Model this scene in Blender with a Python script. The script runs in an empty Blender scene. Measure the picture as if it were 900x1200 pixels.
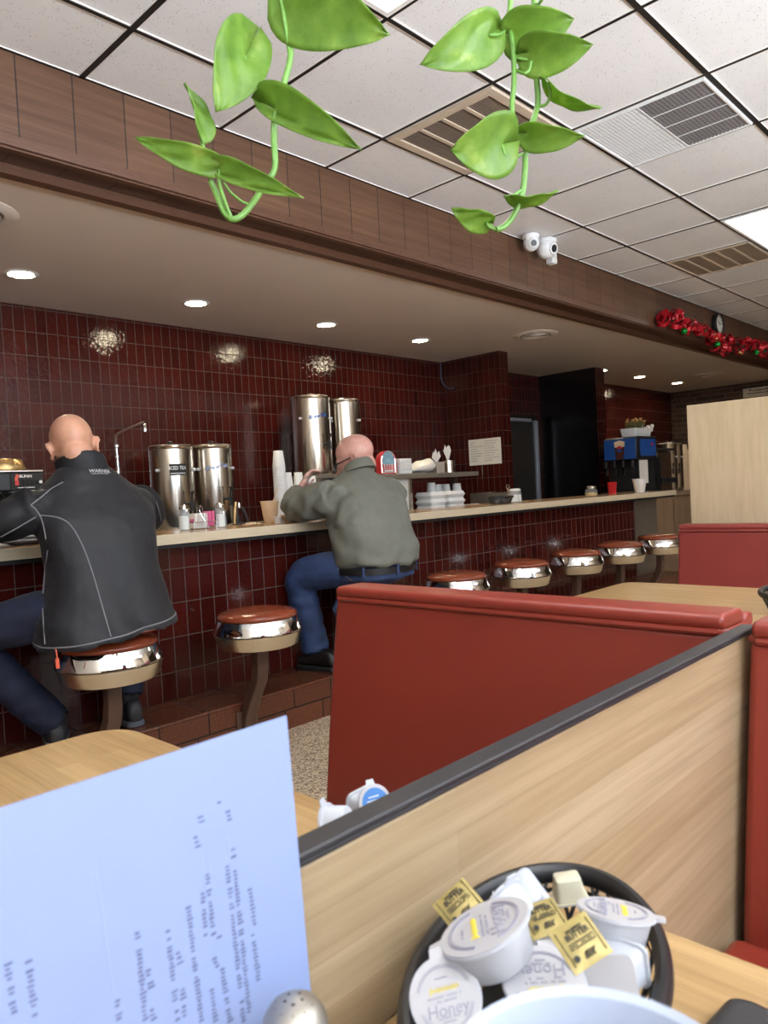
import bpy, bmesh, math, random
from mathutils import Vector, Matrix, noise
from mathutils.bvhtree import BVHTree
random.seed(11)
SC = bpy.context.scene
COL = SC.collection
V = Vector
PI = math.pi


def lin(r, g, b):
    f = lambda c: (c / 12.92 if c <= 0.04045 else ((c + 0.055) / 1.055) ** 2.4)
    return (f(r / 255), f(g / 255), f(b / 255), 1.0)


# ------------------------------------------------------------------ materials
def newmat(name):
    m = bpy.data.materials.new(name)
    m.use_nodes = True
    nt = m.node_tree
    b = nt.nodes['Principled BSDF']
    return m, nt, b


def coord(nt, scale=(1, 1, 1), rot=(0, 0, 0)):
    tc = nt.nodes.new('ShaderNodeTexCoord')
    mp = nt.nodes.new('ShaderNodeMapping')
    mp.inputs['Scale'].default_value = scale
    mp.inputs['Rotation'].default_value = rot
    nt.links.new(tc.outputs['Object'], mp.inputs['Vector'])
    return mp.outputs['Vector']


def noise_node(nt, vec, scale, detail=3, rough=.55):
    n = nt.nodes.new('ShaderNodeTexNoise')
    n.inputs['Scale'].default_value = scale
    n.inputs['Detail'].default_value = detail
    n.inputs['Roughness'].default_value = rough
    nt.links.new(vec, n.inputs['Vector'])
    return n


def ramp(nt, fac, stops):
    r = nt.nodes.new('ShaderNodeValToRGB')
    while len(r.color_ramp.elements) < len(stops):
        r.color_ramp.elements.new(.5)
    for e, (p, c) in zip(r.color_ramp.elements, stops):
        e.position = p
        e.color = c
    nt.links.new(fac, r.inputs['Fac'])
    return r.outputs['Color']


def mul(c, k):
    return (min(1, c[0] * k), min(1, c[1] * k), min(1, c[2] * k), 1)


def bump(nt, b, height, strength, dist=.002):
    bp = nt.nodes.new('ShaderNodeBump')
    bp.inputs['Strength'].default_value = strength
    bp.inputs['Distance'].default_value = dist
    nt.links.new(height, bp.inputs['Height'])
    nt.links.new(bp.outputs['Normal'], b.inputs['Normal'])
    return bp


def mat(name, col, rough=.5, metal=0., spec=.5, var=0., vscale=8, bmp=0., bscale=80, stretch=(1, 1, 1), coat=0., trans=0., sss=0., bdist=.002):
    m, nt, b = newmat(name)
    b.inputs['Base Color'].default_value = col
    b.inputs['Roughness'].default_value = rough
    b.inputs['Metallic'].default_value = metal
    b.inputs['Specular IOR Level'].default_value = spec
    b.inputs['Coat Weight'].default_value = coat
    b.inputs['Transmission Weight'].default_value = trans
    if sss:
        b.inputs['Subsurface Weight'].default_value = sss
        b.inputs['Subsurface Radius'].default_value = (.01, .004, .002)
        b.inputs['Subsurface Scale'].default_value = .5
    if var or bmp:
        vec = coord(nt, stretch)
        if var:
            n = noise_node(nt, vec, vscale)
            nt.links.new(ramp(nt, n.outputs['Fac'], [(.3, mul(col, 1 - var)), (.7, mul(col, 1 + var))]), b.inputs['Base Color'])
        if bmp:
            n2 = noise_node(nt, vec, bscale, 4)
            bump(nt, b, n2.outputs['Fac'], bmp, bdist)
    return m


def emis(name, col, strength):
    m, nt, b = newmat(name)
    b.inputs['Base Color'].default_value = col
    b.inputs['Emission Color'].default_value = col
    b.inputs['Emission Strength'].default_value = strength
    return m


def plane_vec(nt, ax, off=(0, 0)):
    """object coordinates laid out as (u, v, 0) for the plane named by ax ('xz','yz','xy','yx')"""
    tc = nt.nodes.new('ShaderNodeTexCoord')
    sp = nt.nodes.new('ShaderNodeSeparateXYZ')
    nt.links.new(tc.outputs['Object'], sp.inputs[0])
    cb = nt.nodes.new('ShaderNodeCombineXYZ')
    for k in range(2):
        a = nt.nodes.new('ShaderNodeMath')
        a.operation = 'ADD'
        a.inputs[1].default_value = off[k]
        nt.links.new(sp.outputs['xyz'.index(ax[k])], a.inputs[0])
        nt.links.new(a.outputs[0], cb.inputs[k])
    return cb.outputs[0]


def brick(nt, vec, w, h, mortar, c1, c2, cm, offset=0., smooth=.1):
    t = nt.nodes.new('ShaderNodeTexBrick')
    t.offset = offset
    t.inputs['Scale'].default_value = 1
    t.inputs['Brick Width'].default_value = w
    t.inputs['Row Height'].default_value = h
    t.inputs['Mortar Size'].default_value = mortar
    t.inputs['Mortar Smooth'].default_value = smooth
    t.inputs['Color1'].default_value = c1
    t.inputs['Color2'].default_value = c2
    t.inputs['Mortar'].default_value = cm
    nt.links.new(vec, t.inputs['Vector'])
    return t


def math_node(nt, op, a, bval):
    n = nt.nodes.new('ShaderNodeMath')
    n.operation = op
    nt.links.new(a, n.inputs[0])
    if isinstance(bval, (int, float)):
        n.inputs[1].default_value = bval
    else:
        nt.links.new(bval, n.inputs[1])
    return n.outputs[0]


def tile_mat(name, ax, w, h, off, c1, c2, cm, rough=.1, wav=.5, offset=0., mortar=.0022, wscale=14, mottle=.35):
    m, nt, b = newmat(name)
    vec = plane_vec(nt, ax, off)
    t = brick(nt, vec, w, h, mortar, c1, c2, cm, offset)
    n = noise_node(nt, vec, 90, 4)
    mx = nt.nodes.new('ShaderNodeMixRGB')
    mx.blend_type = 'MULTIPLY'
    mx.inputs[0].default_value = 1
    nt.links.new(t.outputs['Color'], mx.inputs[1])
    nt.links.new(ramp(nt, n.outputs['Fac'], [(.35, (1 - mottle,) * 3 + (1,)), (.65, (1, 1, 1, 1))]), mx.inputs[2])
    nt.links.new(mx.outputs[0], b.inputs['Base Color'])
    r = math_node(nt, 'MULTIPLY_ADD', t.outputs['Fac'], .6)
    r.node.inputs[2].default_value = rough
    nt.links.new(r, b.inputs['Roughness'])
    n2 = noise_node(nt, vec, wscale, 2)
    n3 = noise_node(nt, vec, wscale * 5, 1)
    hgt = math_node(nt, 'MULTIPLY', n2.outputs['Fac'], wav)
    hgt = math_node(nt, 'ADD', hgt, math_node(nt, 'MULTIPLY', n3.outputs['Fac'], wav * .32))
    hgt = math_node(nt, 'SUBTRACT', hgt, math_node(nt, 'MULTIPLY', t.outputs['Fac'], .5))
    bump(nt, b, hgt, .5, .004)
    b.inputs['Specular IOR Level'].default_value = .36
    return m


def plank_mat(name, ax, w, h, c1, c2, cm, rough=.4, grain=(3, 90), mortar=0.0006, offset=.37, gv=.22, bmp=.05, coat=0.):
    """wood strips: u along the grain, v across"""
    m, nt, b = newmat(name)
    vec = plane_vec(nt, ax, (10.03, 10.011))
    t = brick(nt, vec, w, h, mortar, c1, c2, cm, offset, .3)
    mp = nt.nodes.new('ShaderNodeMapping')
    mp.inputs['Scale'].default_value = (grain[0], grain[1], 1)
    nt.links.new(vec, mp.inputs['Vector'])
    n = noise_node(nt, mp.outputs[0], 1., 5, .6)
    mp2 = nt.nodes.new('ShaderNodeMapping')
    mp2.inputs['Scale'].default_value = (grain[0] * .35, grain[1] * .2, 1)
    nt.links.new(vec, mp2.inputs['Vector'])
    n2 = noise_node(nt, mp2.outputs[0], 1., 2, .5)
    g = math_node(nt, 'ADD', math_node(nt, 'MULTIPLY', n.outputs['Fac'], .55), math_node(nt, 'MULTIPLY', n2.outputs['Fac'], .45))
    mx = nt.nodes.new('ShaderNodeMixRGB')
    mx.blend_type = 'MULTIPLY'
    mx.inputs[0].default_value = 1
    nt.links.new(t.outputs['Color'], mx.inputs[1])
    nt.links.new(ramp(nt, g, [(.36, (1 - gv * 1.3, 1 - gv * 1.5, 1 - gv * 1.8, 1)), (.6, (1, 1, 1, 1))]), mx.inputs[2])
    nt.links.new(mx.outputs[0], b.inputs['Base Color'])
    b.inputs['Roughness'].default_value = rough
    b.inputs['Coat Weight'].default_value = coat
    if bmp:
        bump(nt, b, n.outputs['Fac'], bmp, .001)
    return m


MT = {}
MT['tile_wall'] = tile_mat('red_wall_tile', 'xz', .0665, .146, (.021, .153), lin(74, 23, 17), lin(60, 17, 13), lin(80, 62, 58), rough=.06, wav=1.0, wscale=24)
MT['tile_side'] = tile_mat('red_side_tile', 'yz', .0665, .146, (.02, .153), lin(74, 26, 20), lin(58, 19, 15), lin(80, 64, 60), rough=.06, wav=1.0, wscale=24)
MT['tile_counter'] = tile_mat('counter_red_tile', 'xz', .0745, .156, (.006, .155), lin(78, 26, 20), lin(60, 18, 15), lin(92, 78, 74), wav=.5)
MT['step_tile'] = tile_mat('brown_step_tile', 'xz', .232, .1, (.14, .01), lin(112, 66, 46), lin(98, 57, 40), lin(44, 32, 27), rough=.28, wav=.12, offset=.25, mortar=.004)
MT['step_top'] = tile_mat('brown_step_top_tile', 'xy', .232, .33, (.14, .01), lin(112, 66, 46), lin(96, 54, 38), lin(44, 32, 27), rough=.22, wav=.12, mortar=.004)
MT['brick'] = tile_mat('brown_brick', 'yz', .21, .072, (0, 0), lin(92, 64, 50), lin(58, 42, 36), lin(96, 84, 74), rough=.8, wav=.8, offset=.5, mortar=.009, wscale=40)

# terrazzo floor
m, nt, b = newmat('terrazzo')
vec = coord(nt)
vo = nt.nodes.new('ShaderNodeTexVoronoi')
vo.inputs['Scale'].default_value = 160
nt.links.new(vec, vo.inputs['Vector'])
sep = nt.nodes.new('ShaderNodeSeparateColor')
nt.links.new(vo.outputs['Color'], sep.inputs[0])
nt.links.new(ramp(nt, sep.outputs[0], [(.0, lin(70, 58, 48)), (.22, lin(118, 98, 78)), (.26, lin(214, 196, 168)), (.7, lin(222, 206, 180)), (.74, lin(176, 148, 116))]), b.inputs['Base Color'])
b.inputs['Roughness'].default_value = .3
MT['terrazzo'] = m

# acoustic tile
m, nt, b = newmat('acoustic_tile')
vec = coord(nt)
vo = nt.nodes.new('ShaderNodeTexVoronoi')
vo.inputs['Scale'].default_value = 105
nt.links.new(vec, vo.inputs['Vector'])
n = noise_node(nt, vec, 22, 2)
hole = math_node(nt, 'LESS_THAN', vo.outputs['Distance'], .17)
n5 = noise_node(nt, vec, 2.2, 3)
mask = math_node(nt, 'GREATER_THAN', n.outputs['Fac'], .5)
hm = math_node(nt, 'MULTIPLY', hole, mask)
mx = nt.nodes.new('ShaderNodeMixRGB')
nt.links.new(hm, mx.inputs[0])
nt.links.new(ramp(nt, n5.outputs['Fac'], [(.3, lin(228, 228, 230)), (.7, lin(236, 236, 238))]), mx.inputs[1])
mx.inputs[2].default_value = lin(140, 132, 126)
nt.links.new(mx.outputs[0], b.inputs['Base Color'])
b.inputs['Roughness'].default_value = .55
b.inputs['Specular IOR Level'].default_value = .35
bump(nt, b, n.outputs['Fac'], .08, .001)
MT['acoustic'] = m

MT['soffit'] = mat('soffit_paint', lin(230, 217, 204), .3, var=.03, vscale=2, bmp=.03, bscale=30)
MT['plaster'] = mat('wall_plaster', lin(206, 196, 182), .7, var=.04, vscale=3, bmp=.05, bscale=60)
MT['black_grid'] = mat('black_grid_paint', lin(26, 24, 24), .45, var=.1)
MT['white_edge'] = mat('tile_edge_white', lin(235, 232, 228), .5, var=.03)
MT['beam_wood'] = plank_mat('dark_oak_boards', 'zx', 5, .2015, lin(106, 75, 54), lin(94, 65, 47), lin(38, 27, 22), .5, (70, 3), mortar=.003, offset=0, gv=.3, bmp=.12)
MT['beam_trim'] = mat('dark_oak_trim', lin(92, 62, 46), .4, var=.2, vscale=20, stretch=(1, 8, 8), bmp=.06)
MT['beam_under'] = plank_mat('dark_underside_boards', 'yx', 5, .2015, lin(88, 60, 46), lin(80, 54, 40), lin(26, 18, 14), .45, (40, 4), mortar=.004, offset=0, gv=.3)
MT['divider_wood'] = plank_mat('pale_butcher_block', 'xz', 1.7, .034, lin(182, 162, 132), lin(168, 145, 113), lin(156, 132, 100), .36, (4, 120), gv=.2, bmp=.05, mortar=.0003)
MT['table_wood'] = plank_mat('table_butcher_block', 'yx', .5, .036, lin(186, 154, 106), lin(170, 136, 90), lin(140, 108, 70), .3, (6, 150), gv=.22, coat=.15, mortar=.0003)
MT['maple'] = plank_mat('pale_maple_veneer', 'zy', 4, 3., lin(204, 184, 152), lin(200, 180, 146), lin(198, 178, 144), .5, (5, 38), gv=.14)
MT['cab_wood'] = plank_mat('grey_brown_laminate', 'zx', 3, 1.2, lin(150, 124, 98), lin(142, 116, 92), lin(60, 50, 42), .5, (4, 45), gv=.2)
MT['counter_top'] = plank_mat('counter_laminate', 'xy', 3, 1., lin(190, 152, 108), lin(188, 150, 106), lin(150, 120, 90), .22, (4, 30), gv=.12)
MT['counter_edge'] = mat('counter_edge_laminate', lin(204, 188, 160), .35, var=.06, vscale=10, stretch=(1, 6, 6))
MT['vinyl'] = mat('red_vinyl', lin(134, 49, 37), .36, var=.06, vscale=5, bmp=.25, bscale=420, bdist=.001)
MT['vinyl_far'] = mat('wine_vinyl', lin(134, 52, 46), .38, var=.05, vscale=5, bmp=.12, bscale=420, bdist=.001)
MT['seat_vinyl'] = mat('rust_stool_vinyl', lin(132, 62, 38), .22, var=.1, vscale=12, bmp=.05, bscale=120)
MT['chrome'] = mat('polished_chrome', (.9, .9, .9, 1), .06, 1., bmp=.02, bscale=20)
MT['steel_brushed'] = mat('brushed_steel_band', lin(234, 224, 204), .26, 1., var=.05, vscale=60, stretch=(1, 1, .1))
MT['steel'] = mat('stainless_steel', lin(206, 198, 186), .2, 1., var=.05, vscale=3, stretch=(14, 14, .3), bmp=.03, bscale=6)
MT['steel_matte'] = mat('dull_steel', lin(170, 164, 154), .42, .9, var=.06, vscale=9)
MT['pedestal'] = mat('brown_pedestal_paint', lin(84, 60, 48), .4, var=.12, vscale=10)
MT['black_plastic'] = mat('black_plastic', lin(28, 28, 30), .4, var=.1, vscale=20, bmp=.04)
MT['black_cap'] = mat('black_cap_plastic', lin(44, 42, 44), .42, var=.08, vscale=14, bmp=.1, bscale=200)
MT['black_matte'] = mat('black_matte', lin(14, 13, 13), .7, var=.1)
MT['rubber'] = mat('black_rubber', lin(22, 22, 23), .6, var=.1)
MT['white_plastic'] = mat('white_plastic', lin(236, 238, 240), .35, var=.02)
MT['white_matte'] = mat('white_foam', lin(238, 238, 236), .6, var=.02, vscale=60, bmp=.06, bscale=300)
MT['tan_foam'] = mat('cream_foam', lin(232, 206, 170), .6, var=.03, vscale=40)
MT['paper'] = mat('white_paper', lin(236, 232, 224), .7, var=.02, vscale=6)
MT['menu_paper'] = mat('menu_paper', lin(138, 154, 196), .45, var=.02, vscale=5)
MT['ink'] = mat('grey_ink', lin(92, 98, 128), .7, var=.1)
MT['ink_faint'] = mat('faint_ink', lin(160, 172, 205), .7, var=.05)
MT['ink_black'] = mat('black_ink', lin(40, 38, 36), .7, var=.1)
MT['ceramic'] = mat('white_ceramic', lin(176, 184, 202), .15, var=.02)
MT['foil_gold'] = mat('gold_foil', lin(160, 142, 84), .42, .3, var=.12, vscale=60, bmp=.3, bscale=90)
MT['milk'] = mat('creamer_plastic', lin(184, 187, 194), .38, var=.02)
MT['cream_pale'] = mat('butter_cup_plastic', lin(190, 184, 160), .38, var=.03)
MT['lid_paper'] = mat('lid_film', lin(180, 178, 180), .35, var=.03, bmp=.12, bscale=60)
MT['lid_print'] = mat('lid_print', lin(150, 148, 162), .5, var=.06)
MT['yellow'] = mat('yellow_print', lin(226, 206, 66), .5, var=.08)
MT['blue_lid'] = mat('blue_lid_film', lin(64, 122, 190), .35, var=.06)
MT['pink'] = mat('pink_paper', lin(238, 120, 168), .6, var=.04)
MT['red_plastic'] = mat('red_plastic', lin(206, 40, 48), .3, var=.06)
MT['green_shiny'] = mat('green_foil', lin(20, 150, 60), .18, .5, var=.1)
MT['red_ribbon'] = mat('red_ribbon', lin(190, 28, 44), .24, .25, var=.25, vscale=40, bmp=.2, bscale=60)
MT['garland_green'] = mat('garland_green', lin(52, 62, 40), .6, var=.3, vscale=60)
MT['gold'] = mat('gold_bead', lin(226, 196, 120), .2, .9, var=.05)
MT['louver'] = mat('grille_dark', lin(172, 160, 148), .5, var=.08)
MT['louver_frame'] = mat('grille_frame', lin(200, 184, 164), .45, var=.04)
MT['void'] = mat('duct_void', lin(150, 140, 132), .8, var=.1)
MT['dark_gloss'] = mat('dark_gloss_side', lin(20, 16, 16), .25, var=.1)  # very dark glossy colour for the side faces of the far wall end
MT['grille_grey'] = mat('grey_perforated', lin(128, 124, 126), .5, var=.05)
MT['door_paint'] = mat('dark_door_paint', lin(44, 40, 36), .5, var=.08)
MT['door_edge'] = mat('door_frame_metal', lin(190, 198, 210), .3, .6, var=.05)
MT['blue_conduit'] = mat('blue_cable', lin(70, 84, 110), .4, var=.05)
MT['skin'] = mat('skin_fair', lin(200, 148, 122), .38, var=.1, vscale=26, bmp=.08, bscale=160, sss=.12)
MT['skin_pink'] = mat('skin_ruddy', lin(206, 154, 140), .38, var=.12, vscale=30, bmp=.08, bscale=160, sss=.12)
MT['eye_white'] = mat('eye_white', lin(235, 232, 228), .2, var=.02)
MT['eye_dark'] = mat('eye_dark', lin(50, 40, 34), .15, var=.05)
MT['lip'] = mat('lip', lin(186, 110, 100), .4, var=.06)
MT['brow'] = mat('grey_brow', lin(150, 132, 118), .7, var=.15, vscale=200)
MT['denim'] = mat('blue_denim', lin(42, 60, 98), .75, var=.3, vscale=16, bmp=.25, bscale=500)
MT['denim_dark'] = mat('dark_denim', lin(16, 25, 50), .75, var=.3, vscale=16, bmp=.25, bscale=500)
MT['seam'] = mat('grey_flatlock_seam', lin(120, 118, 122), .6, var=.05)
MT['stitch'] = mat('jeans_stitching', lin(150, 140, 116), .7, var=.05)
MT['shirt'] = mat('olive_grey_cotton', lin(108, 109, 99), .8, var=.1, vscale=10, bmp=.25, bscale=260)
MT['belt'] = mat('black_leather', lin(24, 22, 22), .4, var=.1, bmp=.1)
MT['shoe'] = mat('dark_shoe', lin(30, 30, 34), .55, var=.15, bmp=.15, bscale=200)
MT['shoe_grey'] = mat('grey_shoe_panel', lin(84, 88, 98), .55, var=.1)
MT['sock'] = mat('dark_sock', lin(22, 22, 26), .9, var=.1)
MT['orange'] = mat('orange_zip_pull', lin(226, 96, 70), .5, var=.05)
MT['led'] = emis('downlight_lens', (1, .86, .6, 1), 120)
MT['panel_light'] = emis('troffer_lens', (1, .98, .95, 1), 6.)
MT['window_glow'] = mat('window_frame_paint', lin(190, 188, 184), .4, var=.03)
MT['soil'] = mat('potting_soil', lin(60, 44, 34), .9, var=.3, vscale=90, bmp=.5)
MT['terracotta'] = mat('terracotta', lin(168, 96, 66), .7, var=.1)
MT['foliage'] = mat('small_foliage', lin(88, 92, 44), .6, var=.35, vscale=40)
MT['blossom'] = mat('tan_blossom', lin(190, 150, 90), .6, var=.3, vscale=60)
MT['pepsi_blue'] = mat('dispenser_blue', lin(34, 82, 160), .3, var=.06)
MT['cola'] = mat('cola_brown', lin(70, 36, 26), .3, var=.1)
m, nt, b = newmat('clear_glass')
b.inputs['Base Color'].default_value = (.9, .93, .92, 1)
b.inputs['Roughness'].default_value = .06
tr = nt.nodes.new('ShaderNodeBsdfTransparent')
tr.inputs['Color'].default_value = (.95, .97, .96, 1)
ms = nt.nodes.new('ShaderNodeMixShader')
ms.inputs[0].default_value = .82
nt.links.new(b.outputs[0], ms.inputs[1])
nt.links.new(tr.outputs[0], ms.inputs[2])
nt.links.new(ms.outputs[0], nt.nodes['Material Output'].inputs['Surface'])
MT['glass'] = m
MT['salt'] = mat('white_salt', lin(240, 240, 238), .7, var=.03)
MT['pepper'] = mat('grain_yellow', lin(216, 186, 120), .7, var=.15, vscale=120)
MT['clock_face'] = mat('clock_face', lin(214, 214, 206), .35, var=.02)
MT['sign_board'] = mat('sign_board', lin(196, 186, 170), .5, var=.04)
MT['bag'] = mat('translucent_bag', lin(222, 220, 214), .4, var=.05, vscale=14, bmp=.6, bscale=14)
MT['brass'] = mat('tan_metal', lin(196, 164, 112), .3, .8, var=.06)
MT['blue_screen'] = mat('juke_face', lin(110, 150, 168), .25, var=.2, vscale=40)

# knitted jacket
m, nt, b = newmat('charcoal_knit')
vec = coord(nt, (1, 1, 1), (0, 0, 0))
tc = nt.nodes.new('ShaderNodeTexCoord')
sp = nt.nodes.new('ShaderNodeSeparateXYZ')
nt.links.new(tc.outputs['Object'], sp.inputs[0])
a1 = math_node(nt, 'ADD', sp.outputs[0], sp.outputs[2])
a2 = math_node(nt, 'SUBTRACT', sp.outputs[0], sp.outputs[2])
s1 = math_node(nt, 'SINE', math_node(nt, 'MULTIPLY', a1, 520.), 0)
s2 = math_node(nt, 'SINE', math_node(nt, 'MULTIPLY', a2, 520.), 0)
pr = math_node(nt, 'MULTIPLY', s1, s2)
pr = math_node(nt, 'MULTIPLY_ADD', pr, .5)
pr.node.inputs[2].default_value = .5
nt.links.new(ramp(nt, pr, [(.25, lin(8, 8, 12)), (.75, lin(28, 28, 36))]), b.inputs['Base Color'])
b.inputs['Roughness'].default_value = .6
b.inputs['Sheen Weight'].default_value = .05
bump(nt, b, pr, .4, .001)
MT['knit'] = m
MT['jacket_plain'] = mat('dark_sleeve_knit', lin(16, 16, 22), .65, var=.12, vscale=10, bmp=.15, bscale=300)

# pothos leaf
m, nt, b = newmat('pothos_leaf')
vec = coord(nt)
n = noise_node(nt, vec, 26, 4, .6)
n2 = noise_node(nt, coord(nt, (1, 1, 1)), 90, 3, .6)
c = ramp(nt, n.outputs['Fac'], [(.3, lin(112, 152, 62)), (.6, lin(140, 178, 78)), (.76, lin(186, 206, 112))])
nt.links.new(c, b.inputs['Base Color'])
b.inputs['Roughness'].default_value = .32
bump(nt, b, n2.outputs['Fac'], .15, .001)
tr = nt.nodes.new('ShaderNodeBsdfTranslucent')
nt.links.new(c, tr.inputs['Color'])
ms = nt.nodes.new('ShaderNodeMixShader')
ms.inputs[0].default_value = .5
nt.links.new(b.outputs[0], ms.inputs[1])
nt.links.new(tr.outputs[0], ms.inputs[2])
nt.links.new(ms.outputs[0], nt.nodes['Material Output'].inputs['Surface'])
MT['leaf'] = m
MT['vine'] = mat('vine_stem', lin(104, 150, 66), .4, var=.2, vscale=30)


# ------------------------------------------------------------------ geometry helpers
def BM():
    return bmesh.new()


def box(bm, lo, hi):
    x0, y0, z0 = lo
    x1, y1, z1 = hi
    v = [bm.verts.new(p) for p in [(x0, y0, z0), (x1, y0, z0), (x1, y1, z0), (x0, y1, z0), (x0, y0, z1), (x1, y0, z1), (x1, y1, z1), (x0, y1, z1)]]
    for f in [(0, 3, 2, 1), (4, 5, 6, 7), (0, 1, 5, 4), (1, 2, 6, 5), (2, 3, 7, 6), (3, 0, 4, 7)]:
        bm.faces.new([v[i] for i in f])
    return v


def obox(bm, c, s, M3=None):
    vs = box(bm, (-s[0] / 2, -s[1] / 2, -s[2] / 2), (s[0] / 2, s[1] / 2, s[2] / 2))
    for v in vs:
        v.co = (M3 @ v.co if M3 else v.co) + V(c)
    return vs


def loft(bm, rings, caps=True, closed=False):
    R = [[bm.verts.new(p) for p in r] for r in rings]
    n = len(R[0])
    rng = range(len(R)) if closed else range(len(R) - 1)
    for i in rng:
        a, b_ = R[i], R[(i + 1) % len(R)]
        for k in range(n):
            bm.faces.new([a[k], a[(k + 1) % n], b_[(k + 1) % n], b_[k]])
    if caps and not closed:
        bm.faces.new(list(reversed(R[0])))
        bm.faces.new(R[-1])
    return R


def ring(c, u, v, n=20, p=2.0):
    c, u, v = V(c), V(u), V(v)
    out = []
    for k in range(n):
        a = 2 * PI * k / n
        ca, sa = math.cos(a), math.sin(a)
        f = lambda t: math.copysign(abs(t) ** (2 / p), t)
        out.append(c + u * f(ca) + v * f(sa))
    return out


def lathe(bm, prof, c=(0, 0, 0), seg=32, M3=None, caps=True):
    c = V(c)
    rings = []
    for r, z in prof:
        rr = []
        for k in range(seg):
            a = 2 * PI * k / seg
            p = V((max(r, 1e-5) * math.cos(a), max(r, 1e-5) * math.sin(a), z))
            rr.append(c + (M3 @ p if M3 else p))
        rings.append(rr)
    loft(bm, rings, caps)


def frames(pts):
    T = []
    n = len(pts)
    for i in range(n):
        a = pts[max(i - 1, 0)]
        b_ = pts[min(i + 1, n - 1)]
        T.append((b_ - a).normalized())
    u = T[0].orthogonal().normalized()
    out = []
    for i in range(n):
        u = (u - T[i] * u.dot(T[i]))
        u = u.normalized() if u.length > 1e-9 else T[i].orthogonal().normalized()
        out.append((u, T[i].cross(u)))
    return out


def tube(bm, pts, r, seg=8, caps=True, flat=1.0, closed=False):
    pts = [V(p) for p in pts]
    rs = r if isinstance(r, (list, tuple)) else [r] * len(pts)
    fr = frames(pts)
    rings = [[p + (u * math.cos(2 * PI * k / seg) + w * math.sin(2 * PI * k / seg) * flat) * q for k in range(seg)] for p, q, (u, w) in zip(pts, rs, fr)]
    loft(bm, rings, caps, closed)


def catmull(pts, sub=6):
    pts = [tuple(p) for p in pts]
    out = []
    n = len(pts)
    for i in range(n - 1):
        p0, p1, p2, p3 = pts[max(i - 1, 0)], pts[i], pts[i + 1], pts[min(i + 2, n - 1)]
        for s in range(sub):
            t = s / sub
            out.append(tuple(.5 * (2 * b_ + (c - a) * t + (2 * a - 5 * b_ + 4 * c - d) * t * t + (-a + 3 * b_ - 3 * c + d) * t ** 3) for a, b_, c, d in zip(p0, p1, p2, p3)))
    out.append(pts[-1])
    return out


def limb(bm, pts, radii, seg=14, sub=5, flat=1.0):
    q = catmull([tuple(p) + (r,) for p, r in zip(pts, radii)], sub)
    tube(bm, [p[:3] for p in q], [p[3] for p in q], seg, True, flat)


def ball(bm, c, r, M3=None, seg=16, rings=10):
    r = (r, r, r) if isinstance(r, (int, float)) else r
    c = V(c)
    rr = []
    for i in range(rings + 1):
        th = PI * i / rings
        z = -math.cos(th)
        s = max(math.sin(th), 1e-3)
        row = []
        for k in range(seg):
            a = 2 * PI * k / seg
            p = V((r[0] * s * math.cos(a), r[1] * s * math.sin(a), r[2] * z))
            row.append(c + (M3 @ p if M3 else p))
        rr.append(row)
    loft(bm, rr)


def rounded_rect(hx, hy, r, n=6):
    out = []
    for cx, cy, a0 in [(hx - r, hy - r, 0), (-hx + r, hy - r, PI / 2), (-hx + r, -hy + r, PI), (hx - r, -hy + r, 1.5 * PI)]:
        for k in range(n + 1):
            a = a0 + PI / 2 * k / n
            out.append((cx + r * math.cos(a), cy + r * math.sin(a)))
    return out


def prism(bm, poly, fn, d0, d1):
    """poly: 2D points, fn(u, v, d) -> 3D"""
    loft(bm, [[V(fn(u, v, d0)) for u, v in poly], [V(fn(u, v, d1)) for u, v in poly]])


def wmat(o):
    m = o.matrix_basis.copy()
    while o.parent:
        o = o.parent
        m = o.matrix_basis @ m
    return m


def finish(bm, name):
    bmesh.ops.recalc_face_normals(bm, faces=bm.faces[:])
    me = bpy.data.meshes.new(name)
    bm.to_mesh(me)
    bm.free()
    return me


def obj(name, bm, m, parent=None, smooth=True, bevel=0., sub=0, angle=40, bseg=2):
    me = finish(bm, name) if isinstance(bm, bmesh.types.BMesh) else bm
    if parent:
        me.transform(wmat(parent).inverted())
    o = bpy.data.objects.new(name, me)
    COL.objects.link(o)
    if isinstance(m, (list, tuple)):
        for q in m:
            me.materials.append(MT[q])
    elif not me.materials:
        me.materials.append(MT[m])
    if parent:
        o.parent = parent
    if smooth:
        me.polygons.foreach_set('use_smooth', [True] * len(me.polygons))
        try:
            me.set_sharp_from_angle(angle=math.radians(angle))
        except Exception:
            pass
    if bevel:
        md = o.modifiers.new('bevel', 'BEVEL')
        md.width = bevel
        md.segments = bseg
        md.limit_method = 'ANGLE'
        md.angle_limit = math.radians(45)
        md.harden_normals = False
    if sub:
        md = o.modifiers.new('sub', 'SUBSURF')
        md.levels = md.render_levels = sub
    return o


def tag(o, label, cat, group=None, kind=None):
    o['label'] = label
    o['category'] = cat
    if group:
        o['group'] = group
    if kind:
        o['kind'] = kind
    return o


def thing(name, label, cat, loc=(0, 0, 0), rz=0, group=None):
    o = bpy.data.objects.new(name, None)
    o.empty_display_size = .05
    COL.objects.link(o)
    o.location = loc
    o.rotation_euler = (0, 0, rz)
    return tag(o, label, cat, group)


def struct(name, bm, m, parent=None, label=None, **k):
    o = obj(name, bm, m, parent, **k)
    if not parent:
        o['kind'] = 'structure'
        o['category'] = name.split('_')[0]
        o['label'] = label or name.replace('_', ' ')
    return o


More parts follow.
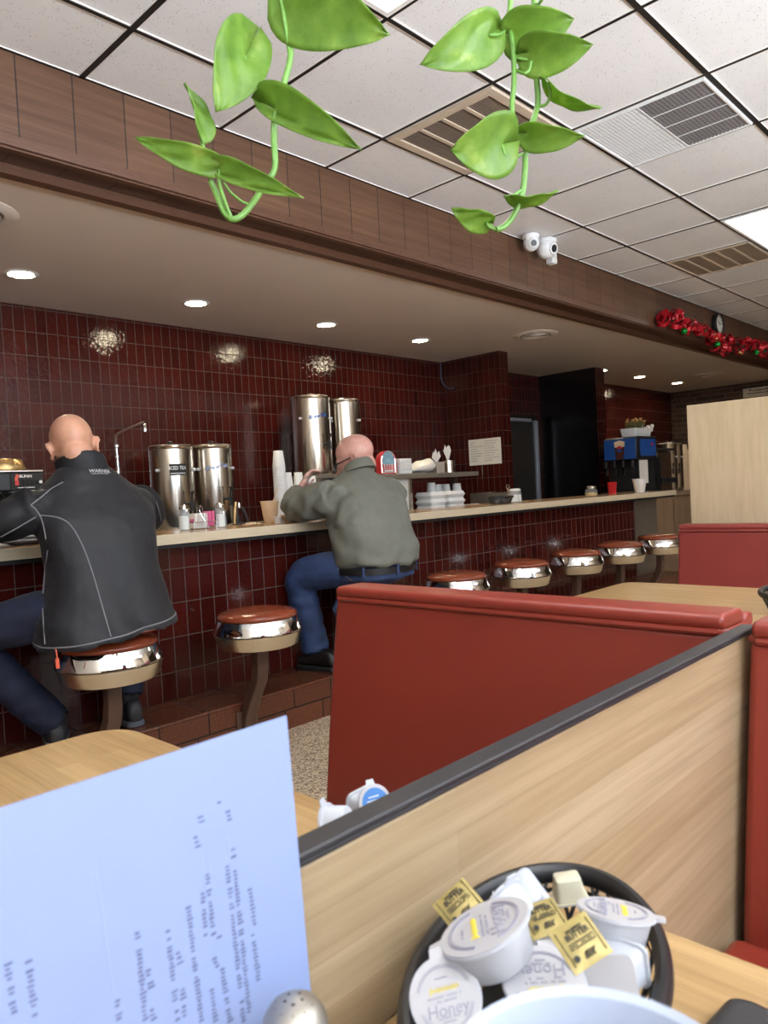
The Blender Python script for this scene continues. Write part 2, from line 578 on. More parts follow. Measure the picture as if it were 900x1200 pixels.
def dup(root, loc=None, rot=None, label=None, group=None, scale=None):
    r = root.copy()
    COL.objects.link(r)
    if loc is not None:
        r.location = loc
    if rot is not None:
        r.rotation_euler = rot if isinstance(rot, (tuple, list, V)) else (0, 0, rot)
    if scale:
        r.scale = (scale,) * 3 if isinstance(scale, (int, float)) else scale
    if label:
        r['label'] = label
    if group:
        r['group'] = group
    for ch in list(root.children):
        c = ch.copy()
        COL.objects.link(c)
        c.parent = r
        for g in list(ch.children):
            d = g.copy()
            COL.objects.link(d)
            d.parent = c
    return r


def text_mesh(body, size, M4, ext=.0006, align='CENTER', sx=1., shear=0., bold=0.):
    cu = bpy.data.curves.new('lettering', 'FONT')
    cu.body = body
    cu.size = size
    cu.extrude = ext
    cu.align_x = align
    cu.align_y = 'CENTER'
    cu.shear = shear
    cu.offset = bold
    cu.resolution_u = 3
    t = bpy.data.objects.new('lettering', cu)
    COL.objects.link(t)
    dg = bpy.context.evaluated_depsgraph_get()
    me = bpy.data.meshes.new_from_object(t.evaluated_get(dg))
    bpy.data.objects.remove(t)
    bpy.data.curves.remove(cu)
    me.materials.clear()
    me.transform(M4 @ Matrix.Diagonal((sx, 1, 1, 1)))
    return me


def basis(x, y, z, o):
    """matrix whose columns are the axes x, y, z and the origin o"""
    x, y, z = V(x), V(y), V(z)
    return Matrix(((x.x, y.x, z.x, o[0]), (x.y, y.y, z.y, o[1]), (x.z, y.z, z.z, o[2]), (0, 0, 0, 1)))


def merge_mesh(bm, me):
    bm.from_mesh(me)
    bpy.data.meshes.remove(me)


def rotm(ax, deg):
    return Matrix.Rotation(math.radians(deg), 3, ax)

# ------------------------------------------------------------------ the room
ZC, ZS, YB, YW = 2.679, 2.345, 2.70, 4.75
XL, XR, YF = -2.0, 11.3, -2.6
GX = [1.308 + .607 * k for k in range(-5, 17)]
GY = [2.31 - .607 * k for k in range(9)]


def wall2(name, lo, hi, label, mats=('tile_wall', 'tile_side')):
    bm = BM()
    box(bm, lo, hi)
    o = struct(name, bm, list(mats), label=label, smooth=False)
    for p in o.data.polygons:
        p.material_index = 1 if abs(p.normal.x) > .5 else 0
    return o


bm = BM()
box(bm, (XL, YF, -.1), (XR, 5, 0))
struct('floor', bm, 'terrazzo', label='speckled beige terrazzo floor', smooth=False)
wall2('wall_back', (XL, YW, 0), (5.88, 4.9, ZS), 'dark red glazed tile wall behind the counter')
wall2('wall_back_stub', (5.88, 4.05, 0), (6.025, 4.9, ZS), 'short red tiled wall end beside the dark doorway')
wall2('wall_back_alcove', (6.025, 4.78, 0), (7.74, 4.9, ZS), 'dark red tiled wall around the kitchen door')
wall2('wall_back_pillar', (7.74, 4.05, 0), (7.95, 4.9, ZS), 'tiled wall end with dark glossy side faces on the far side of the doorway', ('tile_wall', 'dark_gloss'))
wall2('wall_back_far', (7.95, 4.68, 0), (XR, 4.9, ZS), 'red tiled wall behind the drinks station')
wall2('wall_right', (XR, YF, 0), (XR + .1, 4.9, 2.8), 'brown brick wall at the far end', ('brick', 'brick'))
bm = BM()
box(bm, (XL - .1, YF - .1, 0), (XL, 4.9, 2.8))
struct('wall_left', bm, 'plaster', label='plain wall at the near end', smooth=False)
# front wall with window openings
WX = [(-1.8, -.1), (.15, 1.85), (2.1, 3.6)]
WZ0, WZ1 = .75, 2.5
bm = BM()
y0, y1 = YF - .12, YF
box(bm, (XL, y0, 0), (XR, y1, WZ0))
box(bm, (XL, y0, WZ1), (XR, y1, 2.8))
xs = [XL] + [x for w in WX for x in w] + [XR]
for a, c in zip(xs[::2], xs[1::2]):
    box(bm, (a, y0, WZ0), (c, y1, WZ1))
struct('wall_front', bm, 'plaster', label='front wall with the street windows', smooth=False)
for i, (a, c) in enumerate(WX):
    bm = BM()
    t = .045
    box(bm, (a, y0 + .02, WZ0), (a + t, y1 - .02, WZ1))
    box(bm, (c - t, y0 + .02, WZ0), (c, y1 - .02, WZ1))
    box(bm, (a + t, y0 + .02, WZ0), (c - t, y1 - .02, WZ0 + t))
    box(bm, (a + t, y0 + .02, WZ1 - t), (c - t, y1 - .02, WZ1))
    box(bm, ((a + c) / 2 - .02, y0 + .03, WZ0 + t), ((a + c) / 2 + .02, y1 - .03, WZ1 - t))
    struct('window_%d' % (i + 1), bm, 'window_glow', label='street window', smooth=False)

# soffit over the counter
bm = BM()
box(bm, (XL, 2.90, ZS), (XR, 4.9, ZS + .1))
struct('ceiling_soffit', bm, 'soffit', label='low beige ceiling over the counter', smooth=False)
# timber beam
bm = BM()
box(bm, (XL, YB, 2.35), (XR, YB + .03, ZC))
bmo = struct('trim_1', bm, 'beam_wood', label='dark wooden boards facing the dropped beam', smooth=False)
bm = BM()
box(bm, (XL, YB + .03, 2.362), (XR, 2.90, 2.39))
struct('trim_2', bm, 'beam_under', label='dark boards under the beam', smooth=False)
bm = BM()
box(bm, (XL, YB - .014, 2.345), (XR, YB, 2.372))
box(bm, (XL, YB - .007, 2.372), (XR, YB, 2.384))
box(bm, (XL, YB, 2.338), (XR, YB + .03, 2.35))
box(bm, (XL, 2.875, 2.325), (XR, 2.90, 2.362))
box(bm, (XL, 2.90, 2.325), (XR, 2.925, 2.345))
struct('trim_3', bm, 'beam_trim', label='narrow wooden mouldings along the beam', smooth=False)

# suspended ceiling: one tile per cell with a stepped white edge, black tees between
bm = BM()
box(bm, (XL, YF, ZC + .012), (XR, YB, ZC + .06))
xs = [XL] + [x for x in GX if XL < x < XR] + [XR]
ys = [YF] + sorted(GY) + [YB]
struct('ceiling', bm, 'acoustic', label='white suspended ceiling', smooth=False)
bm = BM()
bm2 = BM()
for x0, x1 in zip(xs, xs[1:]):
    for q0, q1 in zip(ys, ys[1:]):
        box(bm, (x0 + .009, q0 + .009, ZC + .001), (x1 - .009, q1 - .009, ZC + .0118))
        for lo, hi in [((x0 + .0085, q0 + .0085), (x1 - .0085, q0 + .013)), ((x0 + .0085, q1 - .013), (x1 - .0085, q1 - .0085)), ((x0 + .0085, q0 + .013), (x0 + .013, q1 - .013)), ((x1 - .013, q0 + .013), (x1 - .0085, q1 - .013))]:
            box(bm2, (lo[0], lo[1], ZC - .003), (hi[0], hi[1], ZC + .001))
struct('ceiling_tiles', bm, 'acoustic', label='pitted white acoustic ceiling tiles', smooth=False)
struct('ceiling_tile_edges', bm2, 'white_edge', label='white edges of the ceiling tiles', smooth=False)
bm = BM()
for x in GX:
    if XL < x < XR:
        w = .011 if abs(x - 1.308) < .01 or abs(x - 1.308 - .607 * 6) < .01 else .0065
        box(bm, (x - w, YF, ZC - .004), (x + w, YB, ZC + .0115))
for y in GY:
    w = .011 if abs(y - 1.096) < .01 else .0065
    box(bm, (XL, y - w, ZC - .0045), (XR, y + w, ZC + .0112))
box(bm, (XL, YB - .012, ZC - .004), (XR, YB, ZC + .0115))
struct('ceiling_grid', bm, 'black_grid', label='black metal grid of the suspended ceiling', smooth=False)

# step along the counter
bm = BM()
box(bm, (XL, 2.745, 0), (6.9, 3.05, .176))
struct('step_riser', bm, 'step_tile', label='brown tiled foot step along the counter', smooth=False)['category'] = 'step'
bm = BM()
box(bm, (XL, 2.738, .176), (6.9, 3.05, .19))
struct('step_tread', bm, 'step_top', label='glossy brown tile top of the foot step', smooth=False, bevel=.006)['category'] = 'step'

# door in the alcove
dr = bpy.data.objects.new('door_1', None)
COL.objects.link(dr)
dr.location = (7.15, 4.76, 0)
dr['kind'] = 'structure'
dr['label'] = 'dark kitchen door in the tiled alcove'
dr['category'] = 'door'
bm = BM()
box(bm, (6.72, 4.745, 0), (7.52, 4.779, 1.80))
obj('door_leaf', bm, 'door_paint', dr, bevel=.003)
bm = BM()
box(bm, (6.66, 4.735, 0), (6.72, 4.779, 1.87))
box(bm, (6.72, 4.735, 1.81), (7.58, 4.779, 1.87))
obj('door_frame', bm, 'black_matte', dr, bevel=.003)
bm = BM()
box(bm, (7.525, 4.72, 0), (7.585, 4.779, 1.81))
obj('metal_jamb', bm, 'door_edge', dr, bevel=.003)
bm = BM()
box(bm, (7.0, 4.70, 1.79), (7.42, 4.745, 1.825))
obj('door_closer', bm, 'door_edge', dr, bevel=.004)

# ------------------------------------------------------------------ ceiling fittings


def vent(name, label, x0, y0, bars, style):
    t = thing(name, label, 'vent', (x0 + .3035, y0 + .3035, ZC))
    z = ZC - .004
    a, c, d, e = x0 + .015, x0 + .592, y0 + .015, y0 + .592
    w = .042 if style == 'frame' else .012
    bm = BM()
    for lo, hi in [((a, d), (c, d + w)), ((a, e - w), (c, e)), ((a, d + w), (a + w, e - w)), ((c - w, d + w), (c, e - w))]:
        box(bm, (lo[0], lo[1], z - .008), (hi[0], hi[1], z + .003))
    obj('frame', bm, 'louver_frame' if style != 'perf' else 'white_plastic', t, smooth=False, bevel=.002)
    a, c, d, e = a + w, c - w, d + w, e - w
    bm = BM()
    box(bm, (a, d, z + .0005), (c, e, z + .003))
    obj('backing', bm, 'void' if style != 'perf' else 'louver', t, smooth=False)
    if style == 'perf':
        bm = BM()
        box(bm, (a, d, z - .0003), (c, (d + e) / 2, z + .0004))
        obj('dark_half', bm, 'black_grid', t, smooth=False)  # black sheet behind the grey half of the panel
    bm = BM()
    if style == 'perf':
        n = 32
        h = (c - a) / n
        md_ = (d + e) / 2
        for q0, q1, mm in ((d, md_, 'grille_grey'), (md_, e, 'white_plastic')):
            bm = BM()
            for i in range(n):
                box(bm, (a + i * h, q0, z - .004), (a + i * h + h * .5, q1, z - .0015))
                if q0 <= d + i * h < q1 - h * .4:
                    box(bm, (a, d + i * h, z - .0042), (c, d + i * h + h * .5, z - .0017))
            obj('perforated_panel', bm, mm, t, smooth=False)
        bm = BM()
        for i in (1, 2, 3):
            box(bm, (a + (c - a) * i / 4 - .003, d, z - .0065), (a + (c - a) * i / 4 + .003, e, z - .0043))
        box(bm, (a, (d + e) / 2 - .003, z - .0066), (c, (d + e) / 2 + .003, z - .0044))
        obj('rib', bm, 'white_plastic', t, smooth=False)
    else:
        n = 40
        h = (e - d) / n
        for i in range(n):
            yy = d + (i + .5) * h
            v = [(a, yy - h * .45, z - .004), (c, yy - h * .45, z - .004), (c, yy + h * .4, z - .0005), (a, yy + h * .4, z - .0005)]
            f0 = [bm.verts.new(p) for p in v]
            f1 = [bm.verts.new((p[0], p[1] + .0012, p[2] + .0008)) for p in v]
            bm.faces.new(f0)
            bm.faces.new(f1[::-1])
            for k in range(4):
                bm.faces.new([f0[k], f0[(k + 1) % 4], f1[(k + 1) % 4], f1[k]])
        obj('louvre', bm, 'louver' if style == 'frame' else 'louver_frame', t, smooth=False)
        bm = BM()
        for i in range(1, bars + 1):
            yy = d + (e - d) * i / (bars + 1)
            box(bm, (a, yy - .009, z - .009), (c, yy + .009, z - .004))
        obj('crossbar', bm, 'louver_frame', t, smooth=False, bevel=.001)
    return t


vent('return_air_grille', 'beige framed return grille in the ceiling behind the hanging leaves', GX[7], GY[1], 3, 'frame')
vent('perforated_air_panel', 'white perforated air panel in the ceiling with fine square holes', GX[8], GY[2], 0, 'perf')
vent('supply_air_grille', 'brown barred air grille beside the glowing ceiling panel', GX[12], GY[1], 4, 'bars')


def troffer(x0, x1, q0, q1, label):
    t = thing('ceiling_light', label, 'light', ((x0 + x1) / 2, (q0 + q1) / 2, ZC), 0)
    bm = BM()
    w = .018
    a, c, d, e = x0 + .012, x1 - .012, q0 + .012, q1 - .012
    for lo, hi in [((a, d), (c, d + w)), ((a, e - w), (c, e)), ((a, d + w), (a + w, e - w)), ((c - w, d + w), (c, e - w))]:
        box(bm, (lo[0], lo[1], ZC - .01), (hi[0], hi[1], ZC + .0005))
    obj('frame', bm, 'white_edge', t, smooth=False)
    bm = BM()
    box(bm, (a + w, d + w, ZC - .007), (c - w, e - w, ZC + .0005))
    obj('diffuser', bm, 'panel_light', t, smooth=False)


troffer(GX[11], GX[13], GY[2], GY[1], 'glowing rectangular ceiling panel beside the brown air grille')
troffer(GX[4], GX[6], GY[2], GY[1], 'glowing ceiling panel cut off by the top edge of the picture')
troffer(GX[15], GX[17], GY[2], GY[1], 'glowing ceiling panel beyond the brown air grille')
troffer(GX[11], GX[13], GY[7], GY[6], 'ceiling light panel above the booths nearest the street windows')
troffer(GX[3], GX[5], GY[7], GY[6], 'ceiling light panel at the near end by the street windows')

DL = [(1.60, 'leftmost recessed downlight over the counter'), (2.67, 'downlight between the leftmost one and the one above the upper urns'), (3.78, 'downlight above the tall upper urns'), (4.85, 'downlight nearest the tiled wall corner above the jukebox'),
      (8.04, 'downlight beside the dark sided tiled pillar'), (9.05, 'middle one of the downlights above the drinks dispenser'), (10.2, 'farthest downlight near the brick wall')]
dl0 = None
for x, lab in DL:
    if dl0 is None:
        t = dl0 = thing('downlight', lab, 'light', (0, 0, 0), 0, 'recessed downlights over the counter')
        bm = BM()
        lathe(bm, [(.062, -.001), (.068, -.006), (.082, -.005), (.088, 0), (.062, 0)], seg=32)
        obj('trim_ring', bm, 'white_edge', t)
        bm = BM()
        lathe(bm, [(.001, -.0025), (.06, -.0025), (.06, -.0005), (.001, -.0005)], seg=32)
        obj('lens', bm, 'led', t)
        t.location = (x, 4.13, ZS)
    else:
        t = dup(dl0, (x, 4.13, ZS), 0, lab)
    la = bpy.data.lights.new('downlight_lamp', 'SPOT')
    la.energy = 7
    la.color = (1, .8, .56)
    la.spot_size = math.radians(115)
    la.spot_blend = .8
    la.shadow_soft_size = .05
    lo = bpy.data.objects.new('downlight_lamp', la)
    COL.objects.link(lo)
    lo.location = (x, 4.13, ZS - .012)

df0 = None
for x, y, lab in [(1.12, 3.39, 'round air diffuser in the low ceiling at the left edge'), (5.54, 3.43, 'round air diffuser near the middle of the low ceiling'), (9.79, 3.56, 'farthest round air diffuser in the low ceiling')]:
    if df0 is None:
        df0 = thing('ceiling_diffuser', lab, 'vent', (0, 0, 0), 0, 'round diffusers in the low ceiling')
        bm = BM()
        lathe(bm, [(.13, -.001), (.135, -.014), (.165, -.012), (.19, -.002), (.19, 0), (.13, 0)], seg=40)
        obj('outer_ring', bm, 'soffit', df0)
        for r in (.05, .078, .106):
            bm = BM()
            lathe(bm, [(r - .012, -.006), (r, -.016), (r + .012, -.018), (r + .012, -.015), (r + .002, -.013), (r - .01, -.004)], seg=32)
            obj('cone', bm, 'soffit', df0)
        bm = BM()
        lathe(bm, [(.001, -.004), (.13, -.004), (.13, -.001), (.001, -.001)], seg=32)
        obj('throat', bm, 'void', df0)
        bm = BM()
        lathe(bm, [(.001, -.017), (.03, -.016), (.034, -.009), (.001, -.009)], seg=24)
        obj('hub', bm, 'soffit', df0)
        df0.location = (x, y, ZS)
    else:
        dup(df0, (x, y, ZS), 0, lab)

# security cameras and sensor at the beam
t = thing('security_camera', 'small white dome camera at the top of the beam, left of the bigger dome', 'camera', (4.20, 2.60, ZC))


def domecam(t, c, r, look):
    c = V(c)
    lathe_bm = BM()
    lathe(lathe_bm, [(r * .95, ZC - .0045), (r * 1.0, ZC - .018), (r * .9, ZC - .03)], (c.x, c.y, 0), 28)
    obj('mount', lathe_bm, 'white_plastic', t)
    bm = BM()
    d = V(look).normalized()
    q = c + V((0, 0, -.03 - r * .45))
    ball(bm, q, r * .92, None, 24, 16)
    obj('dome', bm, 'white_plastic', t)
    M3 = d.to_track_quat('Z', 'Y').to_matrix()
    bm = BM()
    lathe(bm, [(r * .52, r * .75), (r * .5, r * .93), (r * .4, r * .98), (r * .3, r * .9)], q, 24, M3)
    obj('lens_bezel', bm, 'white_plastic', t)
    bm = BM()
    lathe(bm, [(.001, r * .85), (r * .36, r * .85), (r * .34, r * .97), (.001, r * .99)], q, 24, M3)
    obj('lens', bm, 'black_plastic', t)


domecam(t, (4.20, 2.60, ZC), .056, (-.75, -.85, -.35))
t = thing('security_camera', 'bigger white dome camera with a dark lens, right of the small dome', 'camera', (4.38, 2.60, ZC))
domecam(t, (4.365, 2.59, ZC), .07, (-.15, -1, -.25))
t = thing('motion_sensor', 'small white wedge sensor beside the bigger dome camera', 'sensor', (4.5, 2.66, ZC - .05))
bm = BM()
prism(bm, [(0, 0), (.055, 0), (.058, .03), (.03, .1), (.008, .1)], lambda u, v, d: (4.53 + d, 2.699 - u, ZC - .107 + v), 0, .062)
obj('body', bm, 'white_plastic', t, bevel=.008, bseg=3)
bm = BM()
obox(bm, (4.561, 2.6405, ZC - .057), (.034, .006, .05))
obj('lens_window', bm, 'white_edge', t, bevel=.002)

# wall clock on the beam
t = thing('wall_clock', 'round white faced wall clock hung on the beam above the garland', 'clock', (7.66, 2.69, 2.55))
My = Matrix(((1, 0, 0), (0, 0, -1), (0, 1, 0)))
cc = (7.66, 2.70, 2.548)
bm = BM()
lathe(bm, [(.105, 0), (.11, .03), (.1, .05), (.092, .048), (.09, .036), (.001, .036), (.001, 0)], cc, 36, My)
obj('case', bm, 'black_plastic', t)
bm = BM()
lathe(bm, [(.001, .0365), (.09, .0365), (.09, .0385), (.001, .0385)], cc, 36, My)
obj('face', bm, 'clock_face', t)
for a, l, w in ((50, .05, .009), (-80, .075, .006)):
    bm = BM()
    obox(bm, (0, l / 2 - .01, 0), (w, l, .002))
    bm.transform(Matrix.Translation((7.66, 2.70 - .041, 2.548)) @ My.to_4x4() @ Matrix.Rotation(math.radians(a), 4, 'Z'))
    obj('clock_hand', bm, 'ink_black', t)
bm = BM()
for k in range(12):
    a = k * PI / 6
    bm_c = (7.66 + .076 * math.sin(a), 2.70 - .0393, 2.548 + .076 * math.cos(a))
    obox(bm, bm_c, (.006, .0015, .014), Matrix.Rotation(a, 3, 'Y'))
obj('hour_mark', bm, 'ink_black', t)

# ribbon garland along the beam
t = thing('hanging_ribbon_garland', 'red ribbon garland with green baubles hung along the bottom of the beam', 'garland', (7.8, 2.66, 2.37))
gp = [(6.3, 2.64, 2.405), (6.55, 2.63, 2.425), (6.8, 2.62, 2.42), (7.1, 2.62, 2.39), (7.45, 2.62, 2.35), (7.6, 2.63, 2.33), (7.8, 2.64, 2.36), (8.3, 2.63, 2.40), (8.8, 2.63, 2.40), (9.3, 2.63, 2.37), (9.9, 2.63, 2.37)]
bm = BM()
limb(bm, gp, [.02] * len(gp), 8, 4)
obj('core_rope', bm, 'garland_green', t)
cv = catmull(gp, 8)
bm = BM()
for i in range(100):
    p = V(cv[int(i / 100 * (len(cv) - 1))]) + V((random.uniform(-.06, .06), random.uniform(-.06, .01), random.uniform(-.062, .062)))
    R3 = Matrix.Rotation(random.uniform(0, 6.3), 3, 'X') @ Matrix.Rotation(random.uniform(0, 6.3), 3, 'Z')
    r = random.uniform(.032, .062)
    w = random.uniform(.014, .026)
    n = 14
    rings = []
    for k in range(n):
        a = 2 * PI * k / n * random.choice([.98, 1])
        q = V((r * math.cos(a), 0, r * .75 * math.sin(a)))
        q2 = R3 @ q
        ax = R3 @ V((0, 1, 0))
        wv = w * (1 + .3 * math.sin(3 * a))
        rings.append([p + q2 * 1.0 - ax * wv, p + q2 * 1.0 + ax * wv, p + q2 * .95 + ax * wv, p + q2 * .95 - ax * wv])
    loft(bm, rings, False, True)
for v in bm.verts:
    if v.co.y > 2.693:
        v.co.y = 2.693
g = obj('ribbon_loops', bm, 'red_ribbon', t)
g['kind'] = 'stuff'
for x, y, z in [(6.62, 2.60, 2.345), (7.38, 2.59, 2.305), (8.55, 2.60, 2.35)]:
    bm = BM()
    ball(bm, (x, y, z), .03)
    obj('green_bauble', bm, 'green_shiny', t)
for x, y, z in [(7.24, 2.565, 2.38), (7.27, 2.56, 2.345), (7.2, 2.565, 2.34), (8.02, 2.60, 2.295), (8.07, 2.6, 2.29)]:
    bm = BM()
    ball(bm, (x, y, z), .013, None, 12, 8)
    obj('gold_bead', bm, 'gold', t)
bm = BM()
for i in range(60):
    p = V(cv[int(i / 60 * (len(cv) - 1))])
    d = V((random.uniform(-.1, .1), random.uniform(-.06, .015), random.uniform(-.09, .1)))
    e = p + d
    e.y = min(e.y, 2.692)
    tube(bm, [p, p.lerp(e, .6), e], [.004, .006, .001], 5)
g = obj('green_sprigs', bm, 'garland_green', t)
g['kind'] = 'stuff'

# ------------------------------------------------------------------ counter
t = thing('lunch_counter', 'long lunch counter with red tiled front and pale laminate top', 'counter', (2.8, 3.2, 0))
bm = BM()
box(bm, (XL + .02, 3.0505, .1905), (6.45, 3.12, .895))
obj('tiled_front', bm, 'tile_counter', t, smooth=False)
bm = BM()
box(bm, (XL + .02, 2.956, .9), (7.15, 3.5, .943))
obj('worktop', bm, 'counter_top', t, smooth=False, bevel=.004)
bm = BM()
box(bm, (XL + .02, 2.948, .899), (7.155, 2.956, .9435))
box(bm, (7.15, 2.956, .899), (7.158, 3.5, .9435))
obj('edge_band', bm, 'counter_edge', t, smooth=False, bevel=.002)
bm = BM()
box(bm, (XL + .02, 2.958, .882), (7.14, 3.05, .9))
obj('black_underside_rail', bm, 'black_matte', t, smooth=False)
bm = BM()
box(bm, (6.455, 3.04, .0), (6.9, 3.1, .882))
obj('steel_end_panel', bm, 'steel_matte', t, smooth=False)
bm = BM()
box(bm, (XL + .02, 3.12, .0), (6.9, 3.46, .88))
obj('counter_body', bm, 'black_matte', t, smooth=False)

t = thing('back_counter', 'steel topped work counter along the red tiled wall', 'counter', (2.7, 4.4, 0))
bm = BM()
box(bm, (.2, 4.10, 0), (4.6, 4.735, .86))
obj('cabinet_body', bm, 'cab_wood', t, smooth=False)
bm = BM()
box(bm, (.2, 4.06, .86), (4.6, 4.74, .90))
obj('steel_top', bm, 'steel_matte', t, smooth=False, bevel=.004)
bm = BM()
box(bm, (.2, 4.715, .90), (3.25, 4.738, 1.02))
obj('steel_backsplash', bm, 'steel_matte', t, smooth=False, bevel=.003)

t = thing('service_cabinet', 'wood grain cabinet under the drinks dispenser beyond the counter end', 'cabinet', (8.5, 3.65, 0))
bm = BM()
box(bm, (7.32, 3.38, 0), (10.3, 4.0, .86))
obj('cabinet_body', bm, 'cab_wood', t, smooth=False)
bm = BM()
box(bm, (7.3, 3.36, .86), (10.32, 4.03, .90))
obj('cabinet_top', bm, 'cab_wood', t, smooth=False, bevel=.004)
for x in (8.1, 8.7, 9.3):
    bm = BM()
    box(bm, (x, 3.365, .08), (x + .56, 3.38, .82))
    d = obj('door', bm, 'cab_wood', t, smooth=False, bevel=.003)
    bm = BM()
    tube(bm, [(x + .5, 3.365, .62), (x + .5, 3.345, .63), (x + .5, 3.345, .73), (x + .5, 3.365, .74)], .005)
    obj('handle', bm, 'steel', d)

# ------------------------------------------------------------------ stools
st = thing('counter_stool', '', 'stool', (0, 0, 0), 0, 'chrome stools fixed along the counter')
bm = BM()
lathe(bm, [(.001, .572), (.165, .572), (.172, .578), (.17, .59), (.155, .6), (.1, .609), (.05, .612), (.001, .613)], seg=44)
obj('seat_cushion', bm, 'seat_vinyl', st, angle=60)
bm = BM()
lathe(bm, [(.16, .5725), (.169, .5725), (.172, .566), (.19, .524), (.19, .517), (.18, .513)], seg=48, caps=True)
obj('chrome_band', bm, 'chrome', st, angle=25)
bm = BM()
lathe(bm, [(.178, .513), (.186, .51), (.172, .462), (.166, .455), (.02, .45), (.001, .45)], seg=48)
obj('lower_band', bm, 'steel_brushed', st, angle=25)
bm = BM()
sec = []
for p, w, d in [((0, 0, .4505), .055, .05), ((0, 0, .36), .055, .05), ((0, .012, .30), .055, .056), ((0, .075, .2), .055, .06), ((0, .112, .12), .06, .06), ((0, .1225, .06), .066, .06)]:
    sec.append([V(p) + V((a * w / 2, c * d / 2 if p[1] < .1 else min(c * d / 2, .1225 - p[1]) if c > 0 else c * d / 2, 0)) for a, c in ((-1, -1), (1, -1), (1, 1), (-1, 1))])
loft(bm, sec)
obj('pedestal', bm, 'pedestal', st, bevel=.006)
bm = BM()
box(bm, (-.055, .112, .02), (.055, .1225, .15))
obj('mounting_plate', bm, 'pedestal', st, bevel=.003)
bm = BM()
lathe(bm, [(.001, .4495), (.06, .4495), (.06, .438), (.04, .434), (.001, .434)], seg=24)
obj('swivel_collar', bm, 'pedestal', st)
SX = [1.24, 1.905, 2.59, 3.28, 3.93, 4.61, 5.27, 5.98]
SL = ['chrome and rust vinyl stool under the man in the dark jacket', 'empty chrome stool between the two seated men', 'stool under the man in the olive shirt',
      'first chrome stool right of the olive shirt, half behind the red seat back', 'second free stool right of the man in the olive shirt', 'third free stool right of the man in the olive shirt',
      'fourth free stool right of the man in the olive shirt, before the last one', 'farthest chrome stool at the end of the counter']
for i, (x, l) in enumerate(zip(SX, SL)):
    if i == 0:
        st.location = (x, 2.62, 0)
        st['label'] = l
    else:
        dup(st, (x, 2.62, 0), 0, l)

# ------------------------------------------------------------------ booths and tables
RIGHT = V((.69, -.72, 0)).normalized()
FWD = V((.72, .69, 0)).normalized()
UP = V((0, 0, 1))

t = thing('booth_divider', 'low pale wood divider with black cap running away from the foreground table', 'divider', (.3, .4, 0))
bm = BM()
box(bm, (-.9, .387, 0), (1.215, .404, .840))
obj('wood_panel', bm, 'divider_wood', t, smooth=False)
bm = BM()
prism(bm, [(.3845, .8395), (.3845, .8425), (.386, .843), (.3845, .8435), (.3845, .8465), (.386, .848), (.406, .848), (.4075, .8465), (.4075, .8395)], lambda u, v, d: (d, u, v), -.9, 1.217)
obj('black_cap', bm, 'black_cap', t, bevel=.0004)


def bench(name, label, x, ya, yb, ztop, lean, vin, seat_dir, deep=.13):
    """booth bench: x of the near face at the top, seat on side seat_dir (-1 towards -x)"""
    t = thing(name, label, 'bench', (x + deep / 2, (ya + yb) / 2, 0))
    zr = ztop - .028
    bm = BM()
    poly = []
    n = 10
    for i in range(n + 1):
        z = .06 + (zr - .06) * i / n
        poly.append((x - lean * (zr - z) - .010 * math.sin(PI * i / n), z))
    poly += [(x + deep, zr), (x + deep + .05, .06)]
    prism(bm, poly, lambda u, v, d: (u, d, v), ya, yb)
    obj('backrest', bm, vin, t, bevel=.012, bseg=4)
    bm = BM()
    prism(bm, rounded_rect(.048, .0135, .0125, 4), lambda u, v, d: (x + .044 + u, d, ztop - .0135 + v), ya + .004, yb - .004)
    obj('top_roll', bm, vin, t, bevel=.006, bseg=3)
    bm = BM()
    prism(bm, rounded_rect(.021, .014, .012, 4), lambda u, v, d: (x + deep - .016 + u, d, ztop - .026 + v), ya + .002, yb - .002)
    obj('rear_roll', bm, vin, t, bevel=.006, bseg=3)
    bm = BM()
    tube(bm, [(x - .001, ya + .012, zr), (x - .001, yb - .012, zr), (x + .012, yb - .001, zr), (x + .09, yb - .001, zr), (x + .09, ya + .001, zr), (x + .012, ya + .001, zr)], .006, 8, False, 1, True)
    obj('piping', bm, vin, t)
    bm = BM()
    if seat_dir < 0:
        a, c = x - .50, x - .105
    else:
        a, c = x + deep + .03, x + deep + .46
    prism(bm, rounded_rect((c - a) / 2, .05, .035, 5), lambda u, v, d: ((a + c) / 2 + u, d, .41 + v), ya + .004, yb - .004)
    obj('seat', bm, vin, t, bevel=.012, bseg=3)
    bm = BM()
    box(bm, (a + .03, ya + .02, 0), (c, yb - .02, .36))
    obj('base', bm, 'black_cap', t, smooth=False)
    return t


bench('booth_bench', 'big red vinyl bench back behind the divider, turned away from the table on the left', 1.2, .425, 1.33, .862, .13, 'vinyl', 1)
bench('booth_bench', 'red vinyl bench cut off by the right edge on this side of the divider', 1.145, -.6, .374, .866, .17, 'vinyl', -1)
bench('booth_bench', 'wine red vinyl bench in front of the tall pale wood screen', 3.35, .43, 1.38, .862, .1, 'vinyl_far', -1)
t = thing('tall_wood_screen', 'tall pale maple screen standing behind the far wine red bench', 'screen', (3.56, .9, 0))
bm = BM()
box(bm, (3.535, .40, 0), (3.565, 1.388, 1.41))
obj('panel', bm, 'maple', t, smooth=False, bevel=.002)
bm = BM()
box(bm, (3.534, 1.3885, 0), (3.566, 1.3905, 1.41))
obj('edge_strip', bm, 'maple', t, smooth=False)


